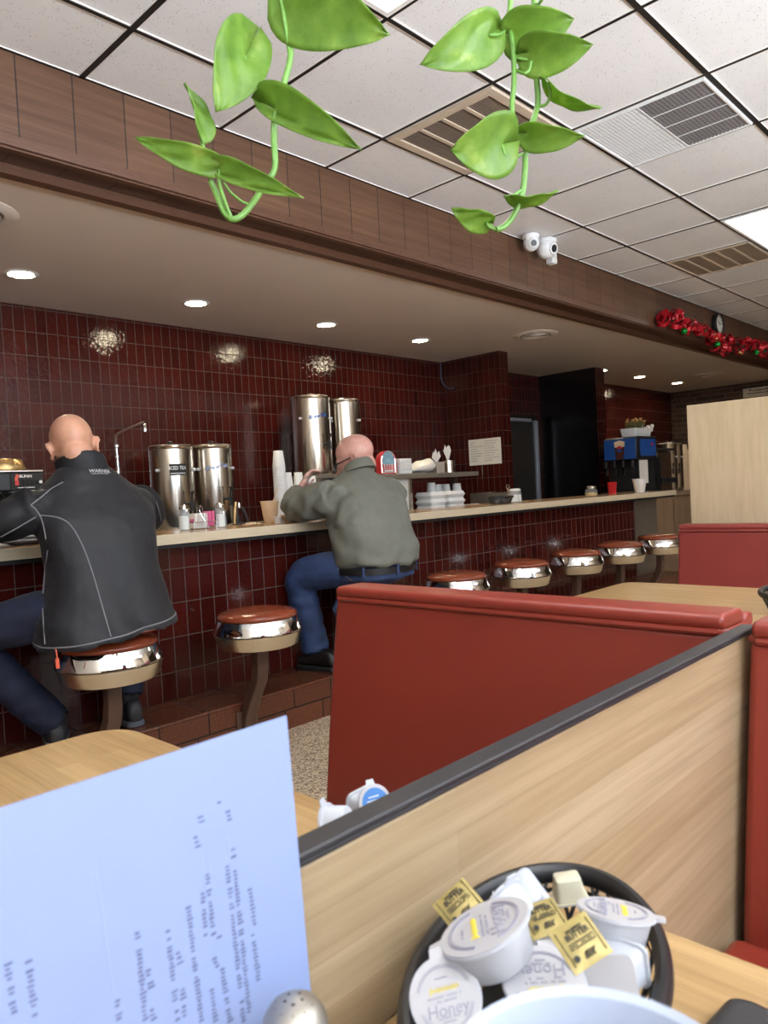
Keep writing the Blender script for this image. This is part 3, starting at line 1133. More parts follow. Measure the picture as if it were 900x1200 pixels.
def table(label, x0, x1, ya, yb, r, corners):
    t = thing('booth_table', label, 'table', ((x0 + x1) / 2, (ya + yb) / 2, 0))
    bm = BM()
    pts = rounded_rect((x1 - x0) / 2, (yb - ya) / 2, r, 8)
    prism(bm, pts, lambda u, v, d: ((x0 + x1) / 2 + u, (ya + yb) / 2 + v, d), .664, .70)
    obj('tabletop', bm, 'table_wood', t, smooth=True, bevel=.003)
    bm = BM()
    cx, cy = (x0 + x1) / 2, (ya + yb) / 2
    lathe(bm, [(.1, .6635), (.1, .655), (.035, .64), (.035, .05), (.06, .03)], (cx, cy, 0), 24)
    obj('pedestal', bm, 'black_cap', t)
    bm = BM()
    lathe(bm, [(.06, .03), (.24, .015), (.25, 0), (.001, 0)], (cx, cy, 0), 32)
    obj('foot', bm, 'black_cap', t)
    return t


table('wooden table on the left beyond the divider, below the man in the dark jacket', -.16, .602, .422, 1.252, .07, 1)
table('wooden table behind the big red bench back', 1.93, 2.61, .432, 1.275, .05, 1)
table('wooden table in the foreground under the basket of condiments', -.16, .602, -.62, .3825, .02, 1)


# ------------------------------------------------------------------ things on the foreground table
def basket(name, label, c, rot, a=.136, b_=.084, h=.058, bars=34):
    t = thing(name, label, 'basket', (0, 0, 0))
    E = lambda k, s, z, n=64: (a * s * math.cos(2 * PI * k / n), b_ * (s - (1 - s) * .5) * math.sin(2 * PI * k / n), z)
    bm = BM()
    rings = []
    n = 64
    for k in range(n):
        p = V(E(k, .965, h - .004))
        o = V((math.cos(2 * PI * k / n), math.sin(2 * PI * k / n) * a / b_ * .8, 0)).normalized()
        rings.append([p + o * (.0062 * math.cos(q)) + UP * (.0085 * math.sin(q)) for q in [2 * PI * j / 10 for j in range(10)]])
    loft(bm, rings, False, True)
    obj('rim', bm, 'black_plastic', t)
    bm = BM()
    loft(bm, [[E(k, .78, .0) for k in range(n)], [E(k, .79, .004) for k in range(n)]])
    obj('base', bm, 'black_plastic', t)
    bm = BM()
    for i in range(bars):
        for s in (-1, 1):
            k0 = i * n / bars
            pts = []
            for j in range(5):
                f = j / 4
                pts.append(E(k0 + s * f * 2.4, .79 + .165 * f, .003 + (h - .01) * f))
            tube(bm, pts, .0016, 6)
    obj('lattice_side', bm, 'black_plastic', t)
    bm = BM()
    rings = []
    for k in range(n):
        p = V(E(k, .93, h * .72))
        rings.append([p + V(q) for q in ((.0012, 0, -.0015), (.0012, 0, .0015), (-.0012, 0, .0015), (-.0012, 0, -.0015))])
    loft(bm, rings, False, True)
    obj('upper_band', bm, 'black_plastic', t)
    t.location = c
    t.rotation_euler = (0, 0, rot)
    return t


bk = basket('condiment_basket', 'oval black plastic basket heaped with honey cups, creamers and butter', (.422, .282, .7005), math.radians(17.5))
dup(bk, (.53, .525, .7005), math.radians(8), 'oval black plastic basket of creamers behind the divider', None, (.78, .75, .68))
dup(bk, (2.20, .60, .7005), math.radians(10), 'black plastic basket on the table behind the big red bench, at the right edge')


def frame_of(n, up_hint):
    z = V(n).normalized()
    y = V(up_hint)
    y = (y - z * y.dot(z)).normalized()
    x = y.cross(z)
    return basis(x, y, z, (0, 0, 0))


def cupshape(bm, r0, r1, h, flange, seg=36, tabdir=True):
    """small portion cup hanging below its lid plane z=0"""
    prof = [(.001, -h), (r1 * .9, -h), (r1, -h + .0015), (r0, -.0025), (r0 + flange, -.002), (r0 + flange, -.0006), (.001, -.0006)]
    lathe(bm, prof, (0, 0, 0), seg)
    if tabdir:
        prism(bm, [(-.006, r0 * .98), (.006, r0 * .98), (.0045, r0 + flange + .0055), (-.0045, r0 + flange + .0055)], lambda u, v, d: (u, v, d), -.0018, -.0008)


def honey(label, c, n, up, sc=1.):
    t = thing('honey_cup', label, 'honey cup', (0, 0, 0), 0, 'honey cups in the basket')
    bm = BM()
    cupshape(bm, .0235, .0195, .021, .003)
    obj('cup', bm, 'milk', t)
    bm = BM()
    lathe(bm, [(.001, -.0005), (.0258, -.0005), (.0258, .0003), (.001, .0005)], seg=36)
    prism(bm, [(-.0055, .0245), (.0055, .0245), (.004, .032), (-.004, .032)], lambda u, v, d: (u, v, d), -.0005, .0003)
    lid = obj('lid', bm, 'lid_paper', t)
    bm = BM()
    for a0, a1 in ((20, 160), (200, 340)):
        for rr in (.0205, .0192):
            tube(bm, [(rr * math.cos(math.radians(a)), rr * math.sin(math.radians(a)), .0006) for a in range(a0, a1 + 1, 10)], .00035, 4)
    for y, w in ((.0125, .010), (.0010, .026), (-.0018, .022), (-.012, .016), (-.0145, .010)):
        for k in range(int(w / .0016)):
            if random.random() < .8:
                box(bm, (-w / 2 + k * .0016, y - .0006, .00045), (-w / 2 + k * .0016 + .0011, y + .0006, .0008))
    merge_mesh(bm, text_mesh('Honey', .0115, Matrix.Translation((0, -.0075, .0006)), .0002, shear=.1))
    obj('lid_lettering', bm, 'lid_print', lid, smooth=False)
    bm = BM()
    for k in range(11):
        x = -.0105 + k * .002
        hh = .0022 + .0016 * ((k * 7) % 3 == 0) + .0012 * ((k * 5) % 4 == 0)
        tube(bm, [(x, .0055 - hh / 2, .0006), (x + .0012, .0055 + hh / 2, .0006), (x + .0018, .0055 - hh / 3, .0006)], .00045, 4)
    obj('yellow_script', bm, 'yellow', lid, smooth=False)
    F = frame_of(n, up)
    t.matrix_basis = Matrix.Translation(c) @ F @ Matrix.Scale(sc, 4)
    return t


honey('honey cup leaning left in the basket next to the tilted butter packet', (0.3762, 0.2920, 0.8010), UP + RIGHT * -.4 + FWD * .12, RIGHT * -.8 - UP * .3, 1.2)
honey('honey cup standing on edge at the near left of the basket, lid towards the viewer', (0.3380, 0.2947, 0.7730), UP * .75 - FWD * .85 - RIGHT * .12, UP - RIGHT * .2, .85)
honey('honey cup lying flat behind the white foam cup, lid upside down', (0.3864, 0.2547, 0.7750), UP * 1.0 - FWD * .3 + RIGHT * .02, -UP - FWD * .6)
honey('honey cup at the right side of the basket with its tab over the rim', (0.4639, 0.2450, 0.7890), UP + FWD * .22 + RIGHT * .16, RIGHT * 1 - FWD * .25)


def butter(label, c, n, up, w=.034, h=.031, sc=.86):
    t = thing('butter_packet', label, 'butter packet', (0, 0, 0), 0, 'gold butter packets in the basket')
    bm = BM()
    G = 10
    top = [[bm.verts.new(((i / G - .5) * w, (j / G - .5) * h, .0035 * math.sin(PI * i / G) * math.sin(PI * j / G) ** .6 + .0004 * noise.noise((i * .9, j * .9, 3)))) for i in range(G + 1)] for j in range(G + 1)]
    bot = [[bm.verts.new(((i / G - .5) * w, (j / G - .5) * h, -.0006 - .003 * math.sin(PI * i / G) * math.sin(PI * j / G) ** .6)) for i in range(G + 1)] for j in range(G + 1)]
    for j in range(G):
        for i in range(G):
            bm.faces.new([top[j][i], top[j][i + 1], top[j + 1][i + 1], top[j + 1][i]])
            bm.faces.new([bot[j][i], bot[j + 1][i], bot[j + 1][i + 1], bot[j][i + 1]])
    for k in range(G):
        bm.faces.new([top[0][k + 1], top[0][k], bot[0][k], bot[0][k + 1]])
        bm.faces.new([top[G][k], top[G][k + 1], bot[G][k + 1], bot[G][k]])
        bm.faces.new([top[k][0], top[k + 1][0], bot[k + 1][0], bot[k][0]])
        bm.faces.new([top[k + 1][G], top[k][G], bot[k][G], bot[k + 1][G]])
    body = obj('wrapper', bm, 'foil_gold', t)
    bm = BM()
    zz = .0042
    merge_mesh(bm, text_mesh('WHIPPED', .0034, Matrix.Translation((0, .0085, zz - .0012)), .0002, bold=.00005))
    merge_mesh(bm, text_mesh('BUTTER', .0056, Matrix.Translation((0, .0048, zz - .0006)), .0002, bold=.0001))
    for y in (.0005, -.0012, -.0028):
        for k in range(16):
            if random.random() < .85:
                box(bm, (-.011 + k * .0014, y - .0004, zz - .0004), (-.011 + k * .0014 + .001, y + .0004, zz))
    lathe(bm, [(.001, zz - .0009), (.0022, zz - .0009), (.0022, zz - .0004), (.001, zz - .0004)], (-.0105, -.0085, 0), 16)
    for k in range(7):
        tube(bm, [(-.004 + k * .0014, -.0115, zz - .0012), (-.003 + k * .0012, -.0085 + .0012 * math.sin(k), zz - .0006), (-.002 + k * .0014, -.0068, zz - .0006)], .0004, 4)
    for s in (-1, 1):
        box(bm, (s * .0138 - .0002, -.012, zz - .0035), (s * .0138 + .0002, .012, zz - .0026))
    obj('printing', bm, 'ink_black', body, smooth=False)
    t.matrix_basis = Matrix.Translation(c) @ frame_of(n, up) @ Matrix.Scale(sc, 4)
    return t


butter('gold butter packet resting tilted on the left rim of the basket', (0.3984, 0.3310, 0.7920), UP * .75 - FWD * .65 - RIGHT * .1, UP + RIGHT * -.55, .034, .026)
butter('gold butter packet on top of the heap, lettering towards the viewer', (0.3922, 0.2317, 0.8060), UP * .8 - FWD * .6 + RIGHT * .1, UP + RIGHT * -.22)
butter('gold butter packet half buried behind the top one', (0.4299, 0.2823, 0.7850), UP * .9 - FWD * .3, UP + RIGHT * -.1)


def creamer(label, c, n, up, m='milk', square=False, group='white creamers in the foreground basket', name='creamer_cup', sc=1.):
    t = thing(name, label, 'creamer', (0, 0, 0), 0, group)
    bm = BM()
    if square:
        rr = [[V((u * s, v * s, z)) for u, v in rounded_rect(.017, .014, .005, 5)] for s, z in ((.72, -.024), (.78, -.0235), (.99, -.002), (1.12, -.0018), (1.12, -.0006))]
        loft(bm, rr)
    else:
        cupshape(bm, .0175, .0135, .022, .003)
    obj('cup', bm, m, t, angle=50)
    bm = BM()
    if square:
        prism(bm, [(u * 1.13, v * 1.13) for u, v in rounded_rect(.017, .014, .005, 5)], lambda u, v, d: (u, v, d), -.0005, .0003)
    else:
        lathe(bm, [(.001, -.0005), (.0205, -.0005), (.0205, .0003), (.001, .0003)], seg=36)
    lid = obj('lid', bm, 'lid_paper', t)
    t.matrix_basis = Matrix.Translation(c) @ frame_of(n, up) @ Matrix.Scale(sc, 4)
    return t


creamer('square creamer standing corner up at the back of the basket', (0.4526, 0.3103, 0.7810), -UP * .55 + FWD * .7 + RIGHT * .25, RIGHT * .7 + UP * .6, square=True, sc=.85)
creamer('round creamer lying behind the leaning honey cup', (0.4268, 0.3141, 0.7860), UP * .3 + FWD * .6 - RIGHT * .5, UP)
creamer('round creamer between the leaning honey cup and the buried butter packet', (0.4395, 0.3098, 0.7680), UP * .6 + RIGHT * .75 - FWD * .1, UP)
creamer('pale yellowish portion cup at the back rim of the basket', (0.4995, 0.3022, 0.7620), -UP + RIGHT * .1, FWD, 'cream_pale', True, sc=.72)
creamer('white square creamer on its side below the right honey cup', (0.4475, 0.2342, 0.7680), UP * .15 + FWD * .7 + RIGHT * .6, UP, square=True)
creamer('white square creamer nearest the right front rim of the basket', (0.4120, 0.2223, 0.7690), UP * .5 - RIGHT * .4 - FWD * .75, RIGHT, square=True)
creamer('white round creamer under the top butter packet', (0.4197, 0.2586, 0.7720), UP * .8 + RIGHT * .35, FWD)
creamer('round creamer deep at the front of the basket', (.395, .232, .732), UP, FWD)
creamer('round creamer deep under the leaning honey cup', (.370, .285, .730), UP, FWD)
creamer('round creamer deep in the middle of the basket', (.43, .28, .730), UP, FWD)
creamer('round creamer deep at the back of the basket', (.465, .325, .730), UP, FWD)
creamer('round creamer deep at the right end of the basket', (.49, .27, .730), UP, FWD)

# behind the divider
gb = 'creamers behind the divider'
creamer('white creamer on its side behind the divider, next to the one with the blue lid', (0.4653, 0.5000, 0.7978), UP * .2 - RIGHT * .75 + FWD * .6, UP, 'milk', True, gb, sc=.95)
q = creamer('white creamer with a round blue lid behind the black cap of the divider', (0.4629, 0.4750, 0.8050), -FWD * .75 + RIGHT * .45 + UP * .4, UP, 'milk', False, gb, sc=.8)
for ch in q.children:
    if ch.name.startswith('lid'):
        bm = BM()
        lathe(bm, [(.001, .0004), (.0165, .0004), (.0165, .0007), (.001, .0007)], seg=32)
        d = obj('blue_label', bm, 'blue_lid', None)
        d.parent = ch
        bm = BM()
        for y, w in ((.007, .014), (.003, .02), (-.002, .022), (-.006, .018)):
            for k in range(int(w / .0022)):
                box(bm, (-w / 2 + k * .0022, y - .0007, .0006), (-w / 2 + k * .0022 + .0015, y + .0007, .0009))
        e = obj('label_print', bm, 'white_edge', None)
        e.parent = ch
creamer('pale creamer tipped over nearest the menu, behind the divider', (0.4114, 0.4800, 0.8022), -UP * .3 - RIGHT * .85 + FWD * .3, UP, 'milk', False, gb, sc=.9)
creamer('white creamer at the right end of the basket behind the divider', (0.5348, 0.5300, 0.7672), UP * .8 + RIGHT * .4, FWD, 'milk', True, gb)
creamer('white creamer at the left end of the basket behind the divider', (.475, .505, .728), UP, FWD, 'milk', False, gb)
creamer('white creamer low in the basket behind the divider', (.53, .56, .728), UP, FWD, 'milk', False, gb)

# salt shaker
t = thing('salt_shaker', 'glass salt shaker with a dented metal cap in front of the menu', 'shaker', (.2515, .3325, .70))
sc = (.2515, .3325, .7005)
bm = BM()
lathe(bm, [(.001, 0), (.019, 0), (.021, .003), (.0195, .06), (.016, .074), (.0135, .078), (.0135, .074), (.0175, .058), (.0185, .005), (.001, .004)], sc, 28)
obj('glass_body', bm, 'glass', t)
bm = BM()
lathe(bm, [(.001, .0045), (.018, .0055), (.0172, .045), (.001, .046)], sc, 24)
obj('salt', bm, 'salt', t)
bm = BM()
lathe(bm, [(.0175, .070), (.0188, .071), (.0188, .085), (.0175, .092), (.0135, .098), (.007, .1015), (.001, .1025)], sc, 32)
cap = obj('metal_cap', bm, 'steel_matte', t)
bm = BM()
for rr, nn in ((.0045, 5), (.0095, 10)):
    for k in range(nn):
        a = 2 * PI * k / nn + .2
        zz = .1022 - rr * rr * 33
        ball(bm, (sc[0] + rr * math.cos(a), sc[1] + rr * math.sin(a), sc[2] + zz - .0004), (.0021, .0021, .0009), None, 8, 5)
obj('shaker_hole', bm, 'black_matte', cap)

# foam cup nearest the camera
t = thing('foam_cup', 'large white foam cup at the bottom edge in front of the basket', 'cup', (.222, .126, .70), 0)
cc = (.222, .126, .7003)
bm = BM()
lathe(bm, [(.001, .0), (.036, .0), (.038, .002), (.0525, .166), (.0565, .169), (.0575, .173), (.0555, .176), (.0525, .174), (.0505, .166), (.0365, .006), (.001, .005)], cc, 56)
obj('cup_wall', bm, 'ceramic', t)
bm = BM()
lathe(bm, [(.001, .10), (.0448, .10), (.0446, .098), (.001, .098)], cc, 40)
obj('coffee', bm, 'cola', t)

# black tray at the right
t = thing('plastic_tray', 'black rounded plastic tray cut off by the bottom edge right of the basket', 'tray', (.497, .13, .70))
bm = BM()
prism(bm, rounded_rect(.075, .05, .02, 8), lambda u, v, d: (.4335 + .1 * .5 + u * .7 + v * .72 * .2, .152 + v - u * .6 * .1, .7005 + d), 0, .012)
obj('tray_body', bm, 'black_plastic', t, bevel=.005, bseg=3)
bm = BM()
prism(bm, rounded_rect(.066, .041, .014, 8), lambda u, v, d: (.4835 + u * .7 + v * .144, .152 + v - u * .06, .7127 + d), 0, .0008)
obj('tray_liner', bm, 'black_cap', t)

# menu sheet leaning on the divider
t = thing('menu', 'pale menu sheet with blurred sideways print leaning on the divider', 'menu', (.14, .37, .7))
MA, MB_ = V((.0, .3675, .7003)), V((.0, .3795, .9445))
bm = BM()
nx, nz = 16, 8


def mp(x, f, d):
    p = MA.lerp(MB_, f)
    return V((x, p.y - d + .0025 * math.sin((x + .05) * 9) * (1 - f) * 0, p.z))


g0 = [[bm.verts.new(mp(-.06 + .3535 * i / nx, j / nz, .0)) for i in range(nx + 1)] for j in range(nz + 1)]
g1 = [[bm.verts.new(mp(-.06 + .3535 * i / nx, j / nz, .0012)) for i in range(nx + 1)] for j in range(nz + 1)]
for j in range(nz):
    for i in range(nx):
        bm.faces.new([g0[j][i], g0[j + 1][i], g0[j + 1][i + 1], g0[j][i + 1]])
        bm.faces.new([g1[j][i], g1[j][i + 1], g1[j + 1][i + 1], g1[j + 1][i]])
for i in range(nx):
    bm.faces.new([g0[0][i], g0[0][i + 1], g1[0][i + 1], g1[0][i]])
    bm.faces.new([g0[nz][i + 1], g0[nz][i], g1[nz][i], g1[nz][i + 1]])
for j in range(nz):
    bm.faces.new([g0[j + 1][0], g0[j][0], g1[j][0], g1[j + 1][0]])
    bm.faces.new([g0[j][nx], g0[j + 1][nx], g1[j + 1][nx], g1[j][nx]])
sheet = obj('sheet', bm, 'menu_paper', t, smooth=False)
LN = [((0.2549, 0.3720, 0.8496), (0.2564, 0.3730, 0.8260)), ((0.2542, 0.3720, 0.8227), (0.2557, 0.3700, 0.7930)), ((0.2455, 0.3740, 0.8797), (0.2471, 0.3700, 0.7783)), ((0.2409, 0.3740, 0.8692), (0.2426, 0.3700, 0.7751)),
      ((0.2272, 0.3740, 0.8698), (0.2279, 0.3720, 0.8332)), ((0.2231, 0.3740, 0.8606), (0.2227, 0.3720, 0.8327)), ((0.2392, 0.3760, 0.9075), (0.2410, 0.3760, 0.8992)), ((0.2441, 0.3760, 0.9002), (0.2460, 0.3760, 0.8928)),
      ((0.2253, 0.3760, 0.9063), (0.2270, 0.3760, 0.8982)), ((0.2216, 0.3760, 0.8933), (0.2233, 0.3760, 0.8852)), ((0.2313, 0.3720, 0.8321), (0.2325, 0.3720, 0.8245)), ((0.2271, 0.3720, 0.8216), (0.2289, 0.3720, 0.8142)),
      ((0.2134, 0.3730, 0.8569), (0.2157, 0.3700, 0.7903)), ((0.2001, 0.3730, 0.8499), (0.2011, 0.3700, 0.7986)), ((0.2048, 0.3720, 0.8356), (0.2058, 0.3720, 0.8269)), ((0.2055, 0.3710, 0.8149), (0.2057, 0.3700, 0.7960)),
      ((0.2236, 0.3710, 0.8054), (0.2244, 0.3700, 0.7854)), ((0.2316, 0.3710, 0.8132), (0.2339, 0.3700, 0.7800)), ((0.1824, 0.3730, 0.8569), (0.1829, 0.3700, 0.8088)), ((0.1864, 0.3720, 0.8372), (0.1879, 0.3710, 0.8233)), ((0.1868, 0.3710, 0.8137), (0.1877, 0.3700, 0.8061)),
      ((0.1183, 0.3720, 0.8721), (0.1194, 0.3700, 0.8467)), ((0.1274, 0.3720, 0.8688), (0.1283, 0.3700, 0.8405)), ((0.1686, 0.3710, 0.8304), (0.1690, 0.3700, 0.8167))]
bm = BM()
for a, c in LN:
    L = a[2] - c[2]
    n = max(3, int(L / .0022))
    for k in range(n):
        if random.random() < .13:
            continue
        f = k / n
        x = a[0] + (c[0] - a[0]) * f
        z = a[2] + (c[2] - a[2]) * f
        w = random.uniform(.0012, .0021)
        p = mp(x, (z - MA.z) / (MB_.z - MA.z), .0012)
        hh = .0013
        box(bm, (p.x - w, p.y - .0003, p.z - hh * .5), (p.x + w * random.uniform(.3, 1), p.y - .00005, p.z + hh * .5 * random.uniform(.3, 1)))
obj('print_lettering', bm, 'ink', sheet, smooth=False)
bm = BM()
for a, c in [((0.2289, 0.3750, 0.8853), (0.2289, 0.3740, 0.8696)), ((0.2243, 0.3750, 0.8841), (0.2249, 0.3740, 0.8623)), ((0.2424, 0.3750, 0.8862), (0.2424, 0.3740, 0.8707)), ((0.1630, 0.3740, 0.9035), (0.1669, 0.3710, 0.8336))]:
    n = 12
    pts = []
    for k in range(n + 1):
        x = a[0] + (c[0] - a[0]) * k / n
        z = a[2] + (c[2] - a[2]) * k / n
        pts.append(mp(x, (z - MA.z) / (MB_.z - MA.z), .0013))
    tube(bm, pts, .00035, 4)
obj('ruled_marking', bm, 'ink_faint', sheet, smooth=False)

# ------------------------------------------------------------------ people
CAM = V((0, 0, 1.085))


def fuse(name, bm, voxel, mats, parent=None, it=4, disp=None, matfn=None, lam=.5):
    me = finish(bm, name)
    o = bpy.data.objects.new(name, me)
    COL.objects.link(o)
    md = o.modifiers.new('r', 'REMESH')
    md.mode = 'VOXEL'
    md.voxel_size = voxel
    md.use_smooth_shade = True
    s = o.modifiers.new('s', 'SMOOTH')
    s.factor = lam
    s.iterations = it
    dg = bpy.context.evaluated_depsgraph_get()
    me2 = bpy.data.meshes.new_from_object(o.evaluated_get(dg))
    bpy.data.objects.remove(o)
    bpy.data.meshes.remove(me)
    me2.name = name
    if disp:
        cos = [v.co.copy() for v in me2.vertices]
        ns = [v.normal.copy() for v in me2.vertices]
        for v, c, n in zip(me2.vertices, cos, ns):
            v.co = c + n * disp(c)
    me2.materials.clear()
    for q in mats:
        me2.materials.append(MT[q])
    if matfn:
        for p in me2.polygons:
            p.material_index = matfn(p.center)
    if parent:
        me2.transform(wmat(parent).inverted())
    o = bpy.data.objects.new(name, me2)
    COL.objects.link(o)
    if parent:
        o.parent = parent
    me2.polygons.foreach_set('use_smooth', [True] * len(me2.polygons))
    return o


def add_head(bm, Mh):
    h = BM()
    ball(h, (0, -.012, .035), (.077, .099, .086), None, 28, 18)
    rg = []
    for z, hw, hd, yc in [(-.113, .02, .018, .066), (-.1, .038, .038, .05), (-.07, .052, .06, .03), (-.03, .062, .073, .02), (.02, .067, .08, .012), (.06, .058, .068, .008)]:
        rg.append(ring((0, yc, z), (hw, 0, 0), (0, hd, 0), 24, 2.2))
    loft(h, rg)
    limb(h, [(0, .088, .014), (0, .106, -.012), (0, .112, -.03), (0, .1, -.038)], [.007, .009, .013, .009], 10)
    for s in (-1, 1):
        ball(h, (s * .0105, .1, -.034), (.008, .009, .008), None, 10, 8)
        ball(h, (s * .04, .066, -.03), (.022, .022, .026), None, 12, 8)
        ball(h, (s * .031, .08, .001), .0125, None, 12, 8)
        tube(h, [(s * .015, .092, .02), (s * .032, .09, .0255), (s * .05, .077, .021)], [.005, .006, .004], 8)
        R3 = Matrix.Rotation(s * .42, 3, 'Z') @ Matrix.Rotation(.18, 3, 'X')
        ball(h, (s * .081, -.012, -.005), (.007, .018, .031), R3, 14, 10)
        tube(h, [V((s * .083, -.012, -.005)) + R3 @ V((s * .006, .017 * math.cos(a), .03 * math.sin(a))) for a in [math.radians(q) for q in range(-100, 200, 25)]], .0042, 8)
        ball(h, (s * .08, .002, -.034), (.006, .009, .01), None, 10, 8)
    ball(h, (0, .09, -.062), (.024, .0095, .0055), None, 14, 8)
    ball(h, (0, .088, -.0725), (.021, .0095, .006), None, 14, 8)
    ball(h, (0, .078, -.1), (.023, .018, .015), None, 12, 8)
    ball(h, (0, -.03, -.045), (.058, .06, .06), None, 16, 10)
    h.transform(Mh)
    me = bpy.data.meshes.new('h')
    h.to_mesh(me)
    h.free()
    merge_mesh(bm, me)


def head_mat(Mh):
    inv = Mh.inverted()

    def f(c):
        q = inv @ c
        if abs(q.x) < .09 and -.13 < q.z < .14 and q.y > .05:
            for s in (-1, 1):
                d = q - V((s * .031, .092, .001))
                if d.length < .0055:
                    return 2
                if abs(d.x) < .0115 and abs(d.z) < .006 and q.y > .083:
                    return 1
                if .017 < q.z < .029 and .014 < abs(q.x) < .05 and q.y > .08:
                    return 4
            if -.077 < q.z < -.058 and abs(q.x) < .022 and q.y > .09:
                return 3
        return 0
    return f


def add_hand(bm, wrist, fwd, palm, side, curl=.5, spread=.08):
    """wrist point, finger direction, palm normal, side: +1 thumb along cross(fwd, palm)"""
    w, f, n = V(wrist), V(fwd).normalized(), V(palm).normalized()
    n = (n - f * n.dot(f)).normalized()
    s = f.cross(n) * side
    rr = []
    for d, hw, ht in [(-.02, .026, .02), (.0, .028, .019), (.03, .038, .016), (.065, .043, .0145), (.092, .041, .012)]:
        rr.append(ring(w + f * d, s * hw, n * ht, 18, 2.6))
    loft(bm, rr)
    for k, (o, ln) in enumerate([(.031, .072), (.0105, .08), (-.0105, .075), (-.031, .058)]):
        p = w + f * .086 + s * o
        d = (f + s * (o * spread * 30 * .1)).normalized()
        pts = [w + f * .05 + s * o * .9, p]
        a = curl * .55
        for seg in (.44, .32, .24):
            dd = d * math.cos(a) + n * math.sin(a)
            p = p + dd * ln * seg
            pts.append(p)
            a += curl * .75
        tube(bm, pts, [.009, .0092, .0088, .008, .0065], 10)
        ball(bm, pts[-1], .0066, None, 8, 6)
    b0 = w + f * .02 + s * .022
    pts = [b0, b0 + s * .022 + f * .022 + n * .008, b0 + s * .034 + f * .052 + n * .018, b0 + s * .034 + f * .078 + n * .026]
    tube(bm, pts, [.014, .0125, .0105, .008], 10)
    ball(bm, pts[-1], .008, None, 8, 6)


def rings_from(secs, grow=0., n=32, p=2.4):
    return [ring((x, y, z), (hw + grow, 0, 0), (0, hd + grow, 0), n, p) for x, y, z, hw, hd in secs]


def shoe(parent, heel, toe, z0, mt='shoe', upper_label=None):
    heel, toe = V((*heel, z0)), V((*toe, z0))
    d = (toe - heel)
    L = d.length
    d.normalize()
    s = V((-d.y, d.x, 0))
    bm = BM()
    rr = []
    for f, w, h in [(0, .02, .05), (.03, .031, .075), (.15, .037, .095), (.3, .036, .098), (.45, .037, .082), (.6, .043, .066), (.75, .047, .056), (.9, .04, .046), (.98, .022, .034)]:
        rr.append(ring(heel + d * L * f + UP * (.018 + h / 2), s * w, UP * (h / 2), 18, 2.5))
    loft(bm, rr)
    o = obj('shoe', bm, mt, parent, sub=1, angle=180)
    bm = BM()
    pts = []
    for f, w in [(0.0, .022), (.04, .035), (.2, .041), (.45, .041), (.62, .048), (.78, .05), (.92, .042), (1.0, .02)]:
        pts.append((heel + d * L * f, w))
    poly = [p + s * w for p, w in pts] + [p - s * w for p, w in reversed(pts)]
    loft(bm, [[p + UP * .0005 for p in poly], [p + UP * .024 for p in poly]])
    so = obj('sole', bm, 'shoe_grey' if mt == 'shoe' else 'rubber', None, bevel=.004)
    so.data.transform(wmat(parent).inverted())
    so.parent = o
    return o


def snap(bvh, pts, off=.001):
    out = []
    for p in pts:
        d = (V(p) - CAM).normalized()
        loc, nor, *_ = bvh.ray_cast(CAM, d)
        if loc is not None:
            out.append(loc + nor * off)
    return out


def bvh_world(o):
    me = o.data
    M4 = wmat(o)
    return BVHTree.FromPolygons([M4 @ v.co for v in me.vertices], [tuple(p.vertices) for p in me.polygons])


# ---- man in the dark jacket
man = thing('person', 'seated bald man in a dark charcoal knit jacket and jeans, back turned', 'person', (1.24, 2.62, 0))
Mh = Matrix.Translation((1.232, 2.795, 1.312)) @ Matrix.Rotation(math.radians(-20), 4, 'Z') @ Matrix.Rotation(math.radians(-24), 4, 'X') @ Matrix.Rotation(math.radians(-9), 4, 'Y')
TS = [(1.235, 2.605, .628, .26, .198), (1.235, 2.61, .68, .242, .184), (1.24, 2.62, .75, .218, .165), (1.246, 2.635, .85, .195, .148), (1.25, 2.66, .95, .204, .145), (1.255, 2.695, 1.04, .222, .138), (1.258, 2.722, 1.095, .224, .122), (1.26, 2.742, 1.145, .195, .106), (1.258, 2.755, 1.19, .14, .092), (1.256, 2.765, 1.225, .1, .08), (1.254, 2.775, 1.245, .076, .068)]
AL = [(1.055, 2.725, 1.085), (.94, 2.80, 1.045), (.805, 2.925, 1.018), (.91, 3.02, 1.012), (1.03, 3.08, 1.012)]
AR = [(1.455, 2.745, 1.095), (1.535, 2.83, 1.045), (1.565, 2.955, 1.018), (1.47, 3.06, 1.012), (1.37, 3.11, 1.012)]
LL = [(1.145, 2.64, .715), (1.0, 2.755, .695), (.865, 2.865, .635), (.99, 2.86, .44), (1.115, 2.845, .285)]
LR = [(1.335, 2.65, .715), (1.41, 2.80, .69), (1.47, 2.935, .635), (1.45, 2.905, .44), (1.425, 2.88, .31)]
bm = BM()
add_head(bm, Mh)
limb(bm, [(1.257, 2.76, 1.12), (1.253, 2.772, 1.2), Mh @ V((0, -.035, -.05))], [.075, .062, .06], 20)
loft(bm, rings_from([(x, y, z, hw * .85, hd * .82) for x, y, z, hw, hd in TS[:-2]]))
ball(bm, (1.24, 2.63, .68), (.17, .13, .06), None, 20, 12)
for A in (AL, AR):
    limb(bm, A, [.055, .05, .042, .038, .03], 14)
for A, ft in ((LL, (1.165, 2.93, .235)), (LR, (1.44, 2.95, .235))):
    q = V(A[-1])
    limb(bm, A + [(q.x, q.y, .25), ft], [.075, .068, .055, .048, .036, .036, .026], 14)
add_hand(bm, (1.045, 3.085, 1.014), (.85, .5, .05), (0, 0, -1), 1, .55)
add_hand(bm, (1.355, 3.115, 1.014), (-.9, .4, .05), (0, 0, -1), -1, .55)
fuse('body', bm, .0062, ['skin', 'eye_white', 'eye_dark', 'lip', 'brow'], man, 3, None, head_mat(Mh))


